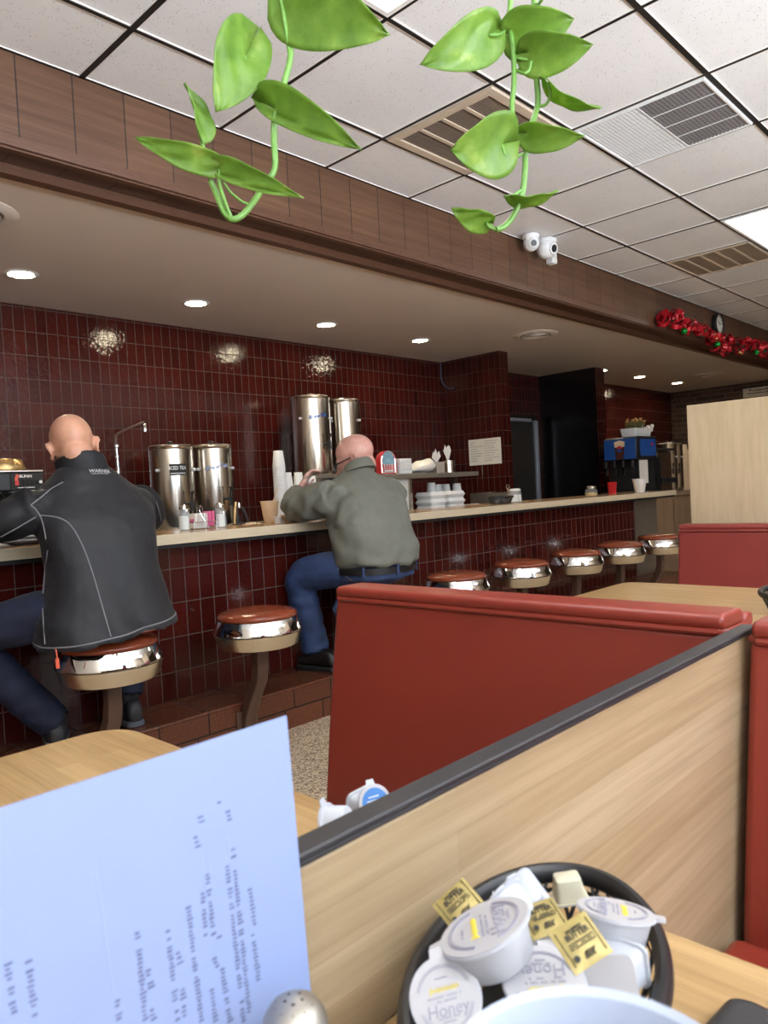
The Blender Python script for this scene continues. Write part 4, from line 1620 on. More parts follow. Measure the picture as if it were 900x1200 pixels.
def folds1(c):
    a = .006 * noise.noise(c * 8) + .0025 * noise.noise(c * 24)
    if c.z < .8:
        a += .006 * math.sin(c.x * 38 + c.z * 9 + 2 * noise.noise(c * 5)) * min(1, (.8 - c.z) / .15)
    if c.x < 1.03 and c.z > .93:
        a += .006 * math.sin(c.x * 60 + c.y * 45 + 4 * noise.noise(c * 7))
    return a


bm = BM()
RT = rings_from(TS)
RT[0] = [p + V((0, 0, (p.x - 1.27) * .1)) for p in RT[0]]
loft(bm, RT)
limb(bm, AL, [.082, .074, .064, .056, .05], 18)
limb(bm, AR, [.082, .074, .064, .056, .05], 18)
for x in (1.075, 1.435):
    ball(bm, (x, 2.73, 1.085), (.075, .085, .07), None, 18, 12)


def jmat(c):
    return 1 if (c.x < 1.045 - .1 * (c.z - 1.0) and c.z > .9) or (c.x > 1.47 and c.z > .9) else 0


jk = fuse('jacket', bm, .0085, ['knit', 'jacket_plain'], man, 6, folds1, jmat)
bv = bvh_world(jk)
tb = BM()
tb.from_mesh(jk.data)
bmesh.ops.delete(tb, geom=[f for f in tb.faces if f.normal.z < -.55 and f.calc_center_median().z < .68], context='FACES')
tb.to_mesh(jk.data)
tb.free()
bm = BM()
loft(bm, [ring((1.256, 2.765, 1.19), (.098, 0, 0), (0, .082, -.02), 36), ring((1.254, 2.768, 1.222), (.092, 0, 0), (0, .088, -.026), 36), ring((1.248, 2.774, 1.248), (.089, 0, 0), (0, .091, -.03), 36), ring((1.245, 2.778, 1.262), (.088, 0, 0), (0, .0905, -.03), 36), ring((1.245, 2.779, 1.264), (.084, 0, 0), (0, .0865, -.03), 36), ring((1.253, 2.772, 1.21), (.078, 0, 0), (0, .076, -.026), 36)])
obj('collar', bm, 'jacket_plain', man, angle=70)
SEAMS = [[(0.4013, 1.0257, 1.0768), (0.4162, 1.0101, 1.0733), (0.4268, 0.9987, 1.0645), (0.4345, 0.9899, 1.0466), (0.4410, 0.9821, 1.0209), (0.4470, 0.9745, 0.9860), (0.4526, 0.9670, 0.9453), (0.4577, 0.9602, 0.9093)],
         [(0.5100, 0.9131, 1.0868), (0.5133, 0.9086, 1.0613), (0.5153, 0.9051, 1.0266), (0.5186, 0.9001, 0.9862), (0.5237, 0.8927, 0.9375)],
         [(0.3934, 1.0346, 1.0912), (0.3992, 1.0281, 1.0815), (0.4031, 1.0234, 1.0674), (0.4050, 1.0206, 1.0443)],
         [(0.3934, 1.0346, 1.0912), (0.4034, 1.0245, 1.1007), (0.4136, 1.0143, 1.1114), (0.4252, 1.0026, 1.1197)],
         [(0.3632, 1.0643, 1.0510), (0.3740, 1.0534, 1.0582), (0.3856, 1.0416, 1.0665), (0.3972, 1.0299, 1.0748)],
         [(0.4057, 1.0192, 1.0293), (0.3974, 1.0253, 0.9668), (0.3961, 1.0240, 0.9037)]]
for sm in SEAMS:
    pts = snap(bv, catmull(sm, 4), .0006)
    if len(pts) > 2:
        bm = BM()
        tube(bm, pts, .0024, 6)
        s_ = obj('seam', bm, 'seam', None)
        s_.data.transform(wmat(man).inverted())
        s_.parent = jk
# hem seam follows the lowest rim
bm = BM()
hp = []
for k in range(48):
    a = 2 * PI * k / 48
    o_ = V((1.235 + .5 * math.cos(a), 2.605 + .5 * math.sin(a), .645 + .05 * math.cos(a) * .5))
    loc, nor, *_ = bv.ray_cast(o_, (V((1.235, 2.605, o_.z)) - o_).normalized())
    if loc is not None:
        hp.append(loc + nor * .0005)
tube(bm, hp, .0028, 6, False, 1, True)
s_ = obj('seam', bm, 'seam', None)
s_.data.transform(wmat(man).inverted())
s_.parent = jk
# white emblem lettering below the collar
me = text_mesh('WARNER', .02, Matrix.Identity(4), .0005, sx=1.05, shear=.2, bold=.0003)
tb = BM()
tb.from_mesh(me)
bpy.data.meshes.remove(me)
bmesh.ops.subdivide_edges(tb, edges=[e for e in tb.edges if e.calc_length() > .006], cuts=2)
for k in range(20):
    box(tb, (-.038 + k * .0035, -.0125, -.0005), (-.038 + k * .0035 + .0035, -.0108, .0005))
lc = V((0.4601, 0.9668, 1.1320))
hit, hn, *_ = bv.ray_cast(CAM, (lc - CAM).normalized())
if hit is None:
    hit, hn = V((1.27, 2.66, 1.21)), V((0, -.8, .6))
xr = V((1, .1, 0))
xr = (xr - hn * xr.dot(hn)).normalized()
yr = hn.cross(xr)
for v in tb.verts:
    p = hit + xr * v.co.x + yr * v.co.y
    loc, nor, *_ = bv.find_nearest(p)
    v.co = loc + nor * (.0012 + v.co.z)
s_ = obj('emblem', tb, 'lid_paper', None, smooth=False)
s_.data.transform(wmat(man).inverted())
s_.parent = jk
s_['label'] = 'small white lettering below the collar'
bm = BM()
tube(bm, [(1.0, 2.50, .62), (1.001, 2.496, .60), (1.0, 2.494, .59)], .0025, 6)
obox(bm, (1.0, 2.494, .573), (.012, .005, .034))
s_ = obj('zip_pull', bm, 'orange', man, bevel=.002)
s_['label'] = 'orange zip pull'


def foldsj(c):
    return .0035 * noise.noise(c * 11) + .0035 * math.sin(c.z * 70 + 5 * noise.noise(c * 6)) * .6 + .0015 * noise.noise(c * 30)


bm = BM()
ball(bm, (1.24, 2.615, .69), (.205, .165, .07), None, 24, 14)
limb(bm, LL, [.098, .09, .078, .07, .068], 18)
limb(bm, LR, [.098, .09, .078, .068, .064], 18)
fuse('jeans', bm, .009, ['denim_dark'], man, 5, foldsj)
for A in (LL, LR):
    q = V(A[-1])
    bm = BM()
    limb(bm, [(q.x, q.y, q.z + .03), (q.x, q.y, .25), (q.x + .005, q.y + .01, .235)], [.05, .043, .04], 16)
    obj('sock', bm, 'sock', man)
shoe(man, (1.095, 2.775), (1.185, 3.025), .1905)
shoe(man, (1.42, 2.80), (1.455, 3.04), .1905)

# ---- man in the olive shirt
man2 = thing('person', 'seated bald man with glasses in an olive grey shirt, blue jeans and black belt', 'person', (2.62, 2.62, 0))
Mh2 = Matrix.Translation((2.752, 2.835, 1.262)) @ Matrix.Rotation(math.radians(33), 4, 'Z') @ Matrix.Rotation(math.radians(-22), 4, 'X') @ Matrix.Rotation(math.radians(-4), 4, 'Y') @ Matrix.Scale(1.05, 4)
TS2 = [(2.63, 2.60, .722, .2, .165), (2.632, 2.60, .74, .218, .182), (2.638, 2.608, .80, .224, .184), (2.65, 2.638, .90, .224, .172), (2.66, 2.675, 1.0, .228, .16), (2.668, 2.70, 1.06, .232, .146), (2.678, 2.726, 1.11, .216, .122), (2.692, 2.748, 1.15, .168, .1), (2.705, 2.766, 1.185, .105, .082), (2.712, 2.776, 1.212, .075, .068)]
BL = [(2.47, 2.72, 1.075), (2.445, 2.84, 1.045), (2.44, 2.965, 1.022), (2.485, 3.03, 1.065), (2.545, 3.06, 1.11)]
BR = [(2.885, 2.72, 1.075), (2.945, 2.83, 1.045), (2.925, 2.985, 1.024), (2.83, 3.09, 1.014), (2.745, 3.14, 1.012)]
KL = [(2.53, 2.65, .718), (2.475, 2.81, .70), (2.428, 2.945, .655), (2.455, 2.935, .46), (2.478, 2.92, .285)]
KR = [(2.72, 2.66, .718), (2.745, 2.81, .70), (2.765, 2.945, .655), (2.755, 2.935, .46), (2.745, 2.92, .285)]
bm = BM()
add_head(bm, Mh2)
limb(bm, [(2.70, 2.765, 1.10), (2.715, 2.785, 1.19), Mh2 @ V((0, -.035, -.05))], [.06, .06, .062], 20)
loft(bm, rings_from([(x, y, z, hw * .84, hd * .8) for x, y, z, hw, hd in TS2[:-3]]))
ball(bm, (2.62, 2.62, .68), (.17, .13, .06), None, 20, 12)
for A in (BL, BR):
    limb(bm, A, [.055, .05, .042, .038, .03], 14)
for A, ft in ((KL, (2.472, 2.97, .235)), (KR, (2.75, 2.97, .235))):
    q = V(A[-1])
    limb(bm, A + [(q.x, q.y, .25), ft], [.075, .068, .055, .048, .036, .036, .026], 14)
add_hand(bm, (2.556, 3.065, 1.12), (.55, -.1, .75), (.5, -.6, -.4), 1, .7)
add_hand(bm, (2.73, 3.145, 1.014), (-.9, .4, .05), (0, 0, -1), -1, .55)
fuse('body', bm, .0062, ['skin_pink', 'eye_white', 'eye_dark', 'lip', 'brow'], man2, 3, None, head_mat(Mh2))


def folds2(c):
    a = .008 * noise.noise(c * 7) + .004 * noise.noise(c * 19)
    a += .004 * math.sin((c.x + c.y) * 22 - c.z * 34 + 5 * noise.noise(c * 4))
    if c.z < .86 and c.x > 2.3:
        a += .006 * math.sin(c.x * 46 + c.y * 30 + 3 * noise.noise(c * 6)) * min(1, (.86 - c.z) / .1)
    if c.x < 2.5 and c.z > .93:
        a += .007 * math.sin(c.y * 55 + c.z * 40 + 4 * noise.noise(c * 7))
    return a


bm = BM()
loft(bm, rings_from(TS2))
limb(bm, BL, [.086, .084, .073, .064, .05], 18)
limb(bm, BR, [.086, .08, .068, .058, .05], 18)
for x in (2.49, 2.865):
    ball(bm, (x, 2.715, 1.07), (.075, .085, .075), None, 18, 12)
sh = fuse('shirt', bm, .0085, ['shirt'], man2, 5, folds2)
bm = BM()
loft(bm, [ring((2.712, 2.772, 1.19), (.094, 0, 0), (0, .088, -.03), 32), ring((2.716, 2.78, 1.222), (.08, 0, 0), (0, .076, -.03), 32), ring((2.72, 2.788, 1.236), (.074, 0, 0), (0, .071, -.03), 32), ring((2.72, 2.789, 1.238), (.07, 0, 0), (0, .067, -.03), 32), ring((2.716, 2.778, 1.205), (.072, 0, 0), (0, .068, -.03), 32)])
obj('collar', bm, 'shirt', man2, angle=70)
bv2 = bvh_world(sh)
bm = BM()
ball(bm, (2.62, 2.61, .692), (.2, .172, .074), None, 24, 14)
limb(bm, KL, [.102, .096, .084, .072, .07], 18)
limb(bm, KR, [.102, .096, .084, .072, .07], 18)
loft(bm, rings_from([(2.625, 2.604, .66, .198, .168), (2.627, 2.603, .70, .2, .17), (2.628, 2.602, .722, .197, .167)]))
jn = fuse('jeans', bm, .009, ['denim'], man2, 5, foldsj)
bm = BM()
rr = []
for z, g in ((.69, .0), (.6905, .0045), (.721, .0045), (.7215, .0)):
    rr.append(ring((2.627, 2.603, z), (.2015 + g, 0, 0), (0, .1715 + g, 0), 48, 2.4))
loft(bm, rr)
bl = obj('belt', bm, 'belt', man2, angle=50)
bm = BM()
for a in (-150, -95, -45, 0):
    c = ring((2.627, 2.603, .706), (.208, 0, 0), (0, .178, 0), 360, 2.4)[a % 360]
    d = (c - V((2.627, 2.603, .706))).normalized()
    obox(bm, c, (.006, .014, .05), Matrix.Rotation(math.atan2(d.y, d.x), 3, 'Z'))
obj('belt_loop', bm, 'denim', man2, bevel=.002)
bvj = bvh_world(jn)
for sm in [[(0.6735, 0.7388, 0.9846), (0.6808, 0.7308, 0.9726), (0.6914, 0.7194, 0.9626), (0.7005, 0.7096, 0.9550)], [(0.7369, 0.6722, 0.9660), (0.7294, 0.6797, 0.9596), (0.7210, 0.6881, 0.9534)]]:
    pts = snap(bvj, catmull(sm, 4), .0004)
    if len(pts) > 2:
        bm = BM()
        tube(bm, pts, .0014, 5)
        s_ = obj('stitching', bm, 'stitch', None)
        s_.data.transform(wmat(man2).inverted())
        s_.parent = jn
# glasses
bm = BM()
for s in (-1, 1):
    tube(bm, [Mh2 @ V(p) for p in [(s * .085, -.03, -.004), (s * .084, -.005, .012), (s * .078, .06, .012), (s * .066, .105, .010)]], .0034, 8)
    tube(bm, [Mh2 @ V((s * .034 + .027 * math.cos(a), .112 - .012 * abs(math.cos(a) * .5 + s * .5) * (s * math.cos(a) > 0), -.002 + .019 * math.sin(a))) for a in [2 * PI * k / 20 for k in range(20)]], .0024, 6, False, 1, True)
tube(bm, [Mh2 @ V(p) for p in [(-.008, .112, .004), (0, .115, .007), (.008, .112, .004)]], .002, 6)
gl = obj('glasses', bm, 'black_plastic', man2)
bm = BM()
for s in (-1, 1):
    p0 = [Mh2 @ V((s * .034 + .0255 * math.cos(a), .1115, -.002 + .0175 * math.sin(a))) for a in [2 * PI * k / 20 for k in range(20)]]
    p1 = [Mh2 @ V((s * .034 + .0255 * math.cos(a), .1125, -.002 + .0175 * math.sin(a))) for a in [2 * PI * k / 20 for k in range(20)]]
    loft(bm, [p0, p1])
ln = obj('lens', bm, 'glass', None)
ln.data.transform(wmat(man2).inverted())
ln.parent = gl
for A in (KL, KR):
    q = V(A[-1])
    bm = BM()
    limb(bm, [(q.x, q.y, q.z + .03), (q.x, q.y, .25), (q.x, q.y + .01, .235)], [.05, .043, .04], 16)
    obj('sock', bm, 'sock', man2)
shoe(man2, (2.485, 2.775), (2.455, 3.035), .1905, 'belt')
shoe(man2, (2.74, 2.775), (2.76, 3.035), .1905, 'belt')

# ------------------------------------------------------------------ things along the counter and the back wall
CT = .9435     # counter top
BT = .9005     # back counter top


def urn(name, label, x, y, z, r, h, txt, script, tapz, tapa=-58, facing=-55):
    """tall stainless beverage urn; facing = direction of the front in degrees"""
    t = thing(name, label, 'urn', (0, 0, 0))
    bm = BM()
    lathe(bm, [(.001, 0), (r * .9, 0), (r * .92, .012), (r * .985, .02), (r, .03), (r, h - .02), (r * 1.02, h - .016), (r * 1.03, h - .004), (r * 1.0, h), (r * .96, h + .004)], seg=56)
    obj('body', bm, 'steel', t, angle=30)
    bm = BM()
    lathe(bm, [(.001, h + .002), (r * .95, h + .002), (r * .93, h + .009), (r * .2, h + .016), (.001, h + .016)], seg=40)
    ld = obj('lid', bm, 'steel_matte', t)
    bm = BM()
    lathe(bm, [(.001, h + .016), (.016, h + .016), (.02, h + .03), (.014, h + .036), (.001, h + .036)], seg=20)
    obj('lid_knob', bm, 'black_plastic', ld)
    for da in (-52, 52):
        a = math.radians(facing + da)
        bm = BM()
        d = V((math.cos(a), math.sin(a), 0))
        tube(bm, [d * (r - .004) + UP * (h * .72), d * (r + .008) + UP * (h * .72)], .008, 12)
        ball(bm, d * (r + .012) + UP * (h * .72), .0105, None, 12, 8)
        obj('side_knob', bm, 'white_plastic', t)
    a = math.radians(tapa)
    d = V((math.cos(a), math.sin(a), 0))
    s = V((-d.y, d.x, 0))
    bm = BM()
    tube(bm, [d * (r - .005) + UP * tapz, d * (r + .05) + UP * tapz], .01, 12)
    tube(bm, [d * (r + .045) + UP * (tapz + .012), d * (r + .045) + UP * (tapz - .045)], .011, 12)
    tp = obj('tap', bm, 'black_plastic', t)
    bm = BM()
    tube(bm, [d * (r + .045) + UP * (tapz + .01), d * (r + .05) + UP * (tapz + .05), d * (r + .062) + UP * (tapz + .075)], [.006, .006, .009], 10)
    tube(bm, [d * (r + .058) + UP * (tapz + .07) - s * .014, d * (r + .058) + UP * (tapz + .07) + s * .014], .005, 8)
    obj('tap_lever', bm, 'black_plastic', tp)
    a = math.radians(facing)
    if txt:
        me = BM()
        w, hh = .052, .05
        n = 10
        for k in range(n):
            a0 = a + (-w + 2 * w * k / n) / r
            a1 = a + (-w + 2 * w * (k + 1) / n) / r
            R0, R1 = r + .0004, r + .0016
            q = [(R0, a0), (R0, a1), (R1, a1), (R1, a0)]
            loft(me, [[V((R_ * math.cos(b_), R_ * math.sin(b_), h * .72 + sg * hh / 1.4)) for R_, b_ in q] for sg in (-1, 1)])
        pl = obj('label_plate', me, 'ink_black', t)
        tb = BM()
        merge_mesh(tb, text_mesh('ICED TEA', .031, Matrix.Translation((0, .009, 0)), .0004, sx=.8, bold=.0007))
        for k in range(10):
            box(tb, (-.046 + k * .0094, -.026, -.0004), (-.046 + k * .0094 + .0078, -.02, .0004))
        for v in tb.verts:
            b_ = a + v.co.x / r
            R_ = r + .0021 + v.co.z
            v.co = V((R_ * math.cos(b_), R_ * math.sin(b_), h * .72 + v.co.y))
        obj('label_lettering', tb, 'white_edge', pl, smooth=False)
    if script:
        tb = BM()
        merge_mesh(tb, text_mesh('BrewTea', .042, Matrix.Rotation(.16, 4, 'Z'), .0004, shear=.35, bold=.0012))
        bmesh.ops.subdivide_edges(tb, edges=[e for e in tb.edges if e.calc_length() > .01], cuts=2)
        for v in tb.verts:
            b_ = a + v.co.x / r
            R_ = r + .001 + v.co.z
            v.co = V((R_ * math.cos(b_), R_ * math.sin(b_), h * .74 + v.co.y))
        obj('script_lettering', tb, 'ink_faint' if script == 1 else 'pepsi_blue', t, smooth=False)
    t.location = (x, y, z)
    return t


urn('beverage_urn', 'steel urn with a dark ICED TEA plate beside the man in the dark jacket', 2.495, 4.25, BT, .138, .535, True, 0, .17, -84, -104)
urn('beverage_urn', 'steel urn with script lettering, lower one right of the iced tea urn', 2.797, 4.25, BT, .134, .54, False, 1, .19, -88, -110)
bs = thing('brewer_stand', 'dull steel brewer stand carrying the two tall urns', 'stand', (4.02, 4.45, BT))
bm = BM()
box(bm, (3.70, 4.30, 1.205), (4.36, 4.62, 1.238))
obj('platform', bm, 'steel_matte', bs, smooth=False, bevel=.004)
bm = BM()
box(bm, (3.74, 4.50, BT), (4.32, 4.60, 1.205))
obj('back_column', bm, 'black_plastic', bs, smooth=False, bevel=.004)
for x in (3.86, 4.18):
    bm = BM()
    lathe(bm, [(.001, 0), (.03, 0), (.062, .045), (.065, .055), (.001, .055)], (x, 4.40, 1.15), 24)
    obj('brew_funnel', bm, 'steel_matte', bs)
bm = BM()
box(bm, (3.72, 4.26, BT), (4.34, 4.5, BT + .03))
obj('base_tray', bm, 'steel_matte', bs, smooth=False, bevel=.004)
urn('tall_beverage_urn', 'left tall steel urn of the upper pair, above the white cup stacks', 3.86, 4.45, 1.2385, .152, .605, False, 2, .235, -88, -110)
urn('tall_beverage_urn', 'right tall steel urn of the upper pair, above the man in the olive shirt', 4.225, 4.47, 1.2385, .14, .60, False, 0, .2, -88, -125)

# coffee brewer at the left
t = thing('coffee_brewer', 'black and steel coffee brewer left of the man in the dark jacket', 'coffee maker', (1.55, 4.42, BT))
bm = BM()
prism(bm, rounded_rect(.215, .15, .02, 5), lambda u, v, d: (1.50 + u, 4.45 + v, d), 1.195, 1.295)
obj('head', bm, 'black_plastic', t, bevel=.006)
bm = BM()
box(bm, (1.30, 4.294, 1.2955), (1.715, 4.60, 1.308))
obj('steel_top', bm, 'steel', t, smooth=False, bevel=.003)
bm = BM()
lathe(bm, [(.001, 1.3085), (.115, 1.3085), (.118, 1.318), (.1, 1.365), (.095, 1.372), (.001, 1.374)], (1.545, 4.42, 0), 40)
obj('warmer_dome', bm, 'brass', t)
bm = BM()
box(bm, (1.34, 4.46, BT + .03), (1.66, 4.6, 1.195))
obj('rear_column', bm, 'steel', t, smooth=False, bevel=.004)
bm = BM()
box(bm, (1.30, 4.30, BT), (1.7, 4.6, BT + .03))
obj('base', bm, 'black_plastic', t, smooth=False, bevel=.004)
bm = BM()
lathe(bm, [(.001, 0), (.03, 0), (.068, .055), (.075, .06), (.075, .072), (.001, .072)], (1.58, 4.37, 1.122), 28)
fu = obj('brew_funnel', bm, 'black_plastic', t)
bm = BM()
obox(bm, (1.60, 4.27, 1.16), (.05, .06, .022))
obj('funnel_handle', bm, 'brass', fu, bevel=.004)
bm = BM()
lathe(bm, [(.001, 0), (.055, .0), (.075, .03), (.07, .075), (.04, .105), (.045, .12), (.042, .12), (.037, .105), (.066, .073), (.07, .032), (.001, .004)], (1.58, 4.375, BT + .0305), 28)
po = obj('coffee_pot', bm, 'glass', t)
bm = BM()
lathe(bm, [(.001, .005), (.052, .005), (.068, .032), (.066, .055), (.001, .055)], (1.58, 4.375, BT + .0305), 28)
obj('coffee', bm, 'cola', po)
pan = BM()
box(pan, (1.535, 4.2935, 1.20), (1.708, 4.2998, 1.29))
pn = obj('control_panel', pan, 'ink_black', t, smooth=False)
bm = BM()
merge_mesh(bm, text_mesh('BUNN', .021, basis((1, 0, 0), (0, 0, 1), (0, -1, 0), (1.615, 4.2932, 1.272)), .0005, sx=1.15, bold=.0006))
obj('lettering', bm, 'white_edge', pn, smooth=False)
for k in range(4):
    bm = BM()
    box(bm, (1.592 + k * .024, 4.289, 1.225), (1.608 + k * .024, 4.2933, 1.252))
    obj('switch', bm, 'black_matte', pn, smooth=False, bevel=.002)
bm = BM()
box(bm, (1.556, 4.288, 1.222), (1.576, 4.2932, 1.252))
sw = obj('switch', bm, 'red_plastic', pn, smooth=False, bevel=.002)
bm = BM()
obox(bm, (1.566, 4.289, 1.266), (.016, .004, .035), rotm('Y', 18))
obj('switch_flag', bm, 'orange', sw)
bm = BM()
box(bm, (1.57, 4.2925, 1.208), (1.66, 4.2932, 1.212))
lathe(bm, [(.001, 0), (.009, 0), (.009, .003), (.001, .003)], (1.695, 4.2932, 1.24), 16, rotm('X', 90))
obj('markings', bm, 'white_edge', pn, smooth=False)
bm = BM()
prism(bm, rounded_rect(.07, .006, .004, 3), lambda u, v, d: (1.57 + u, 4.20 + v, d), BT, BT + .17)
o = obj('steel_pitcher', BM(), 'steel', None)
bpy.data.objects.remove(o)
bm.free()

# wall tap with a swing spout
t = thing('wall_faucet', 'chrome wall mounted faucet with a long swing spout on the red tiles', 'faucet', (2.33, 4.6, 1.2))
bm = BM()
tube(bm, [(2.325, 4.62, .9005), (2.325, 4.62, 1.3), (2.32, 4.62, 1.48)], [.012, .012, .010], 14)
for z in (1.30, 1.40, 1.47):
    lathe(bm, [(.01, -.012), (.019, -.008), (.019, .008), (.01, .012)], (2.322, 4.62, z), 16)
obj('riser', bm, 'chrome', t)
bm = BM()
tube(bm, catmull([(2.32, 4.62, 1.48), (2.322, 4.62, 1.535), (2.36, 4.61, 1.565), (2.5, 4.60, 1.625), (2.512, 4.6, 1.625), (2.518, 4.6, 1.60)], 5), .0075, 12)
obj('swing_spout', bm, 'pedestal', t)
bm = BM()
lathe(bm, [(.001, 0), (.012, 0), (.013, .05), (.009, .056), (.001, .056)], (2.519, 4.6, 1.565), 18)
obj('nozzle', bm, 'chrome', t)

# condiment set beside the dark jacket
t = thing('sugar_caddy', 'chrome wire caddy of white and pink sugar packets on the counter', 'caddy', (2.07, 3.28, CT))
X0, X1, Y0, Y1 = 2.005, 2.135, 3.235, 3.305
bm = BM()
for z in (CT + .004, CT + .035):
    tube(bm, [(X0, Y0, z), (X1, Y0, z), (X1, Y1, z), (X0, Y1, z)], .0022, 6, False, 1, True)
for x in (X0, (X0 + X1) / 2, X1):
    for y in (Y0, Y1):
        tube(bm, [(x, y, CT + .001), (x, y, CT + .037)], .0018, 6)
tube(bm, catmull([(2.07, Y0, CT + .035), (2.05, 3.25, CT + .09), (2.07, 3.27, CT + .118), (2.09, 3.285, CT + .09), (2.07, Y1, CT + .035)], 5), .0024, 6)
obj('wire_frame', bm, 'chrome', t)
bm = BM()
box(bm, (X0 + .003, Y0 + .003, CT + .0012), (X1 - .003, Y1 - .003, CT + .0035))
obj('floor_plate', bm, 'steel', t, smooth=False)
p0 = None
for k in range(14):
    x = X0 + .009 + k * .0085
    pink = k >= 9
    if p0 is None:
        p0 = thing('sugar_packet', 'white sugar packet standing in the wire caddy', 'packet', (0, 0, 0), 0, 'sugar packets in the caddy')
        bm = BM()
        prism(bm, [(-.028, 0), (.028, 0), (.03, .035), (.028, .075), (-.028, .075), (-.03, .035)], lambda u, v, d: (d, u, v), -.0022, .0022)
        obj('paper_sleeve', bm, 'paper', p0, bevel=.001)
        bm = BM()
        for s in (-1, 1):
            box(bm, (s * .0024 - .0002, -.02, .03), (s * .0024 + .0002, .02, .048))
        obj('print_band', bm, 'pink', p0, smooth=False)
        p0.location = (x, 3.27, CT + .004)
        p0.rotation_euler = (0, .1, 0)
        wsrc = p0
    elif not pink:
        dup(wsrc, (x, 3.27, CT + .004), (0, random.uniform(-.02, .08), 0))
    else:
        n_ = dup(wsrc, (x, 3.27, CT + .004 + .008), (0, random.uniform(.0, .1), 0), 'pink sweetener packet at the right end of the wire caddy', 'pink packets in the caddy')
        for ch in n_.children:
            if ch.name.startswith('paper_sleeve'):
                if k == 9:
                    pm = ch.data.copy()
                    pm.materials.clear()
                    pm.materials.append(MT['pink'])
                ch.data = pm


def shaker(label, x, y, z, r, h, fill, group=None, capm='steel'):
    t = thing('glass_shaker', label, 'shaker', (0, 0, 0), 0, group)
    bm = BM()
    lathe(bm, [(.001, 0), (r, 0), (r * 1.02, .004), (r * .95, h * .7), (r * .72, h * .82), (r * .72, h * .86), (.001, h * .86)], seg=24)
    obj('glass_body', bm, 'glass', t)
    bm = BM()
    lathe(bm, [(.001, .004), (r * .88, .004), (r * .86, h * .55), (.001, h * .55)], seg=20)
    obj('filling', bm, fill, t)
    bm = BM()
    lathe(bm, [(r * .7, h * .82), (r * .82, h * .83), (r * .8, h * .95), (r * .5, h), (.001, h * 1.01)], seg=24)
    obj('cap', bm, capm, t)
    t.location = (x, y, z)
    return t


shaker('glass sugar pourer left of the wire sugar caddy', 1.965, 3.26, CT, .028, .125, 'salt')
shaker('small glass shaker just behind the wire sugar caddy', 2.03, 3.345, CT, .022, .11, 'salt')
shaker('tall glass salt shaker right of the pink packets', 2.17, 3.25, CT, .026, .125, 'salt')
shaker('small glass pepper shaker right of the tall salt shaker', 2.215, 3.29, CT, .017, .085, 'ink')
t = thing('steel_faucet', 'short bar faucet with a tan lever behind the counter', 'faucet', (2.40, 3.43, CT))
bm = BM()
lathe(bm, [(.001, 0), (.03, 0), (.028, .008), (.014, .014), (.013, .05), (.001, .05)], (2.40, 3.43, CT), 20)
tube(bm, catmull([(2.40, 3.43, CT + .045), (2.405, 3.43, CT + .09), (2.43, 3.42, CT + .085), (2.45, 3.41, CT + .03), (2.452, 3.41, CT + .012)], 5), .008, 10)
obj('spout', bm, 'black_plastic', t)
bm = BM()
tube(bm, [(2.372, 3.42, CT + .005), (2.377, 3.42, CT + .06), (2.388, 3.42, CT + .125)], [.009, .011, .008], 10)
obj('lever_handle', bm, 'brass', t)
bm = BM()
lathe(bm, [(.001, 0), (.007, 0), (.008, .02), (.004, .03), (.001, .03)], (2.412, 3.425, CT + .09), 12)
obj('valve_cap', bm, 'chrome', t)
t = thing('butter_dish', 'small white cup beside the cream cup with the straw', 'cup', (2.46, 3.2, CT))
bm = BM()
lathe(bm, [(.001, 0), (.02, 0), (.028, .034), (.03, .036), (.027, .036), (.018, .004), (.001, .003)], (2.455, 3.14, CT), 28)
obj('cup_wall', bm, 'white_matte', t)
t = thing('napkin_scraps', 'crumpled pale napkin on the counter between the faucet and the straw cup', 'napkin', (2.36, 3.2, CT))
bm = BM()
G = 10
vs = [[bm.verts.new((2.335 + (i / G - .5) * .1, 3.2 + (j / G - .5) * .07, CT + .004 + .022 * abs(noise.noise((i * .5, j * .6, 1))) * math.sin(PI * i / G))) for i in range(G + 1)] for j in range(G + 1)]
for j in range(G):
    for i in range(G):
        bm.faces.new([vs[j][i], vs[j][i + 1], vs[j + 1][i + 1], vs[j + 1][i]])
o = obj('crumpled_sheet', bm, 'tan_foam', t)
md = o.modifiers.new('s', 'SOLIDIFY')
md.thickness = .001

t = thing('straw_cup', 'cream foam drinking cup with a pale straw on the counter', 'cup', (2.545, 3.36, CT))
sc = (2.535, 3.31, CT + .0005)
bm = BM()
lathe(bm, [(.001, 0), (.034, 0), (.036, .003), (.05, .112), (.053, .114), (.053, .119), (.05, .12), (.046, .112), (.033, .006), (.001, .005)], sc, 36)
obj('cup_wall', bm, 'tan_foam', t)
bm = BM()
lathe(bm, [(.001, .1), (.0445, .1), (.0443, .097), (.001, .097)], sc, 28)
obj('drink', bm, 'cola', t)
bm = BM()
tube(bm, [(sc[0] - .012, sc[1], sc[2] + .02), (sc[0] + .052, sc[1] - .01, sc[2] + .19)], .0042, 10)
obj('straw', bm, 'tan_foam', t)
t = thing('bowl', 'small tan bowl on the counter under the olive sleeve', 'bowl', (2.55, 3.18, CT))
bm = BM()
lathe(bm, [(.001, 0), (.03, 0), (.034, .004), (.05, .022), (.06, .04), (.062, .042), (.058, .041), (.046, .02), (.03, .007), (.001, .006)], (2.535, 3.13, CT + .0005), 36)
obj('bowl_body', bm, 'tan_foam', t)
t = thing('plate', 'white plate with dark toast in front of the man in the olive shirt', 'plate', (2.66, 3.22, CT))
bm = BM()
lathe(bm, [(.001, 0), (.06, 0), (.07, .004), (.11, .014), (.112, .016), (.108, .0165), (.068, .008), (.001, .006)], (2.69, 3.26, CT + .0005), 44)
obj('plate_body', bm, 'ceramic', t)
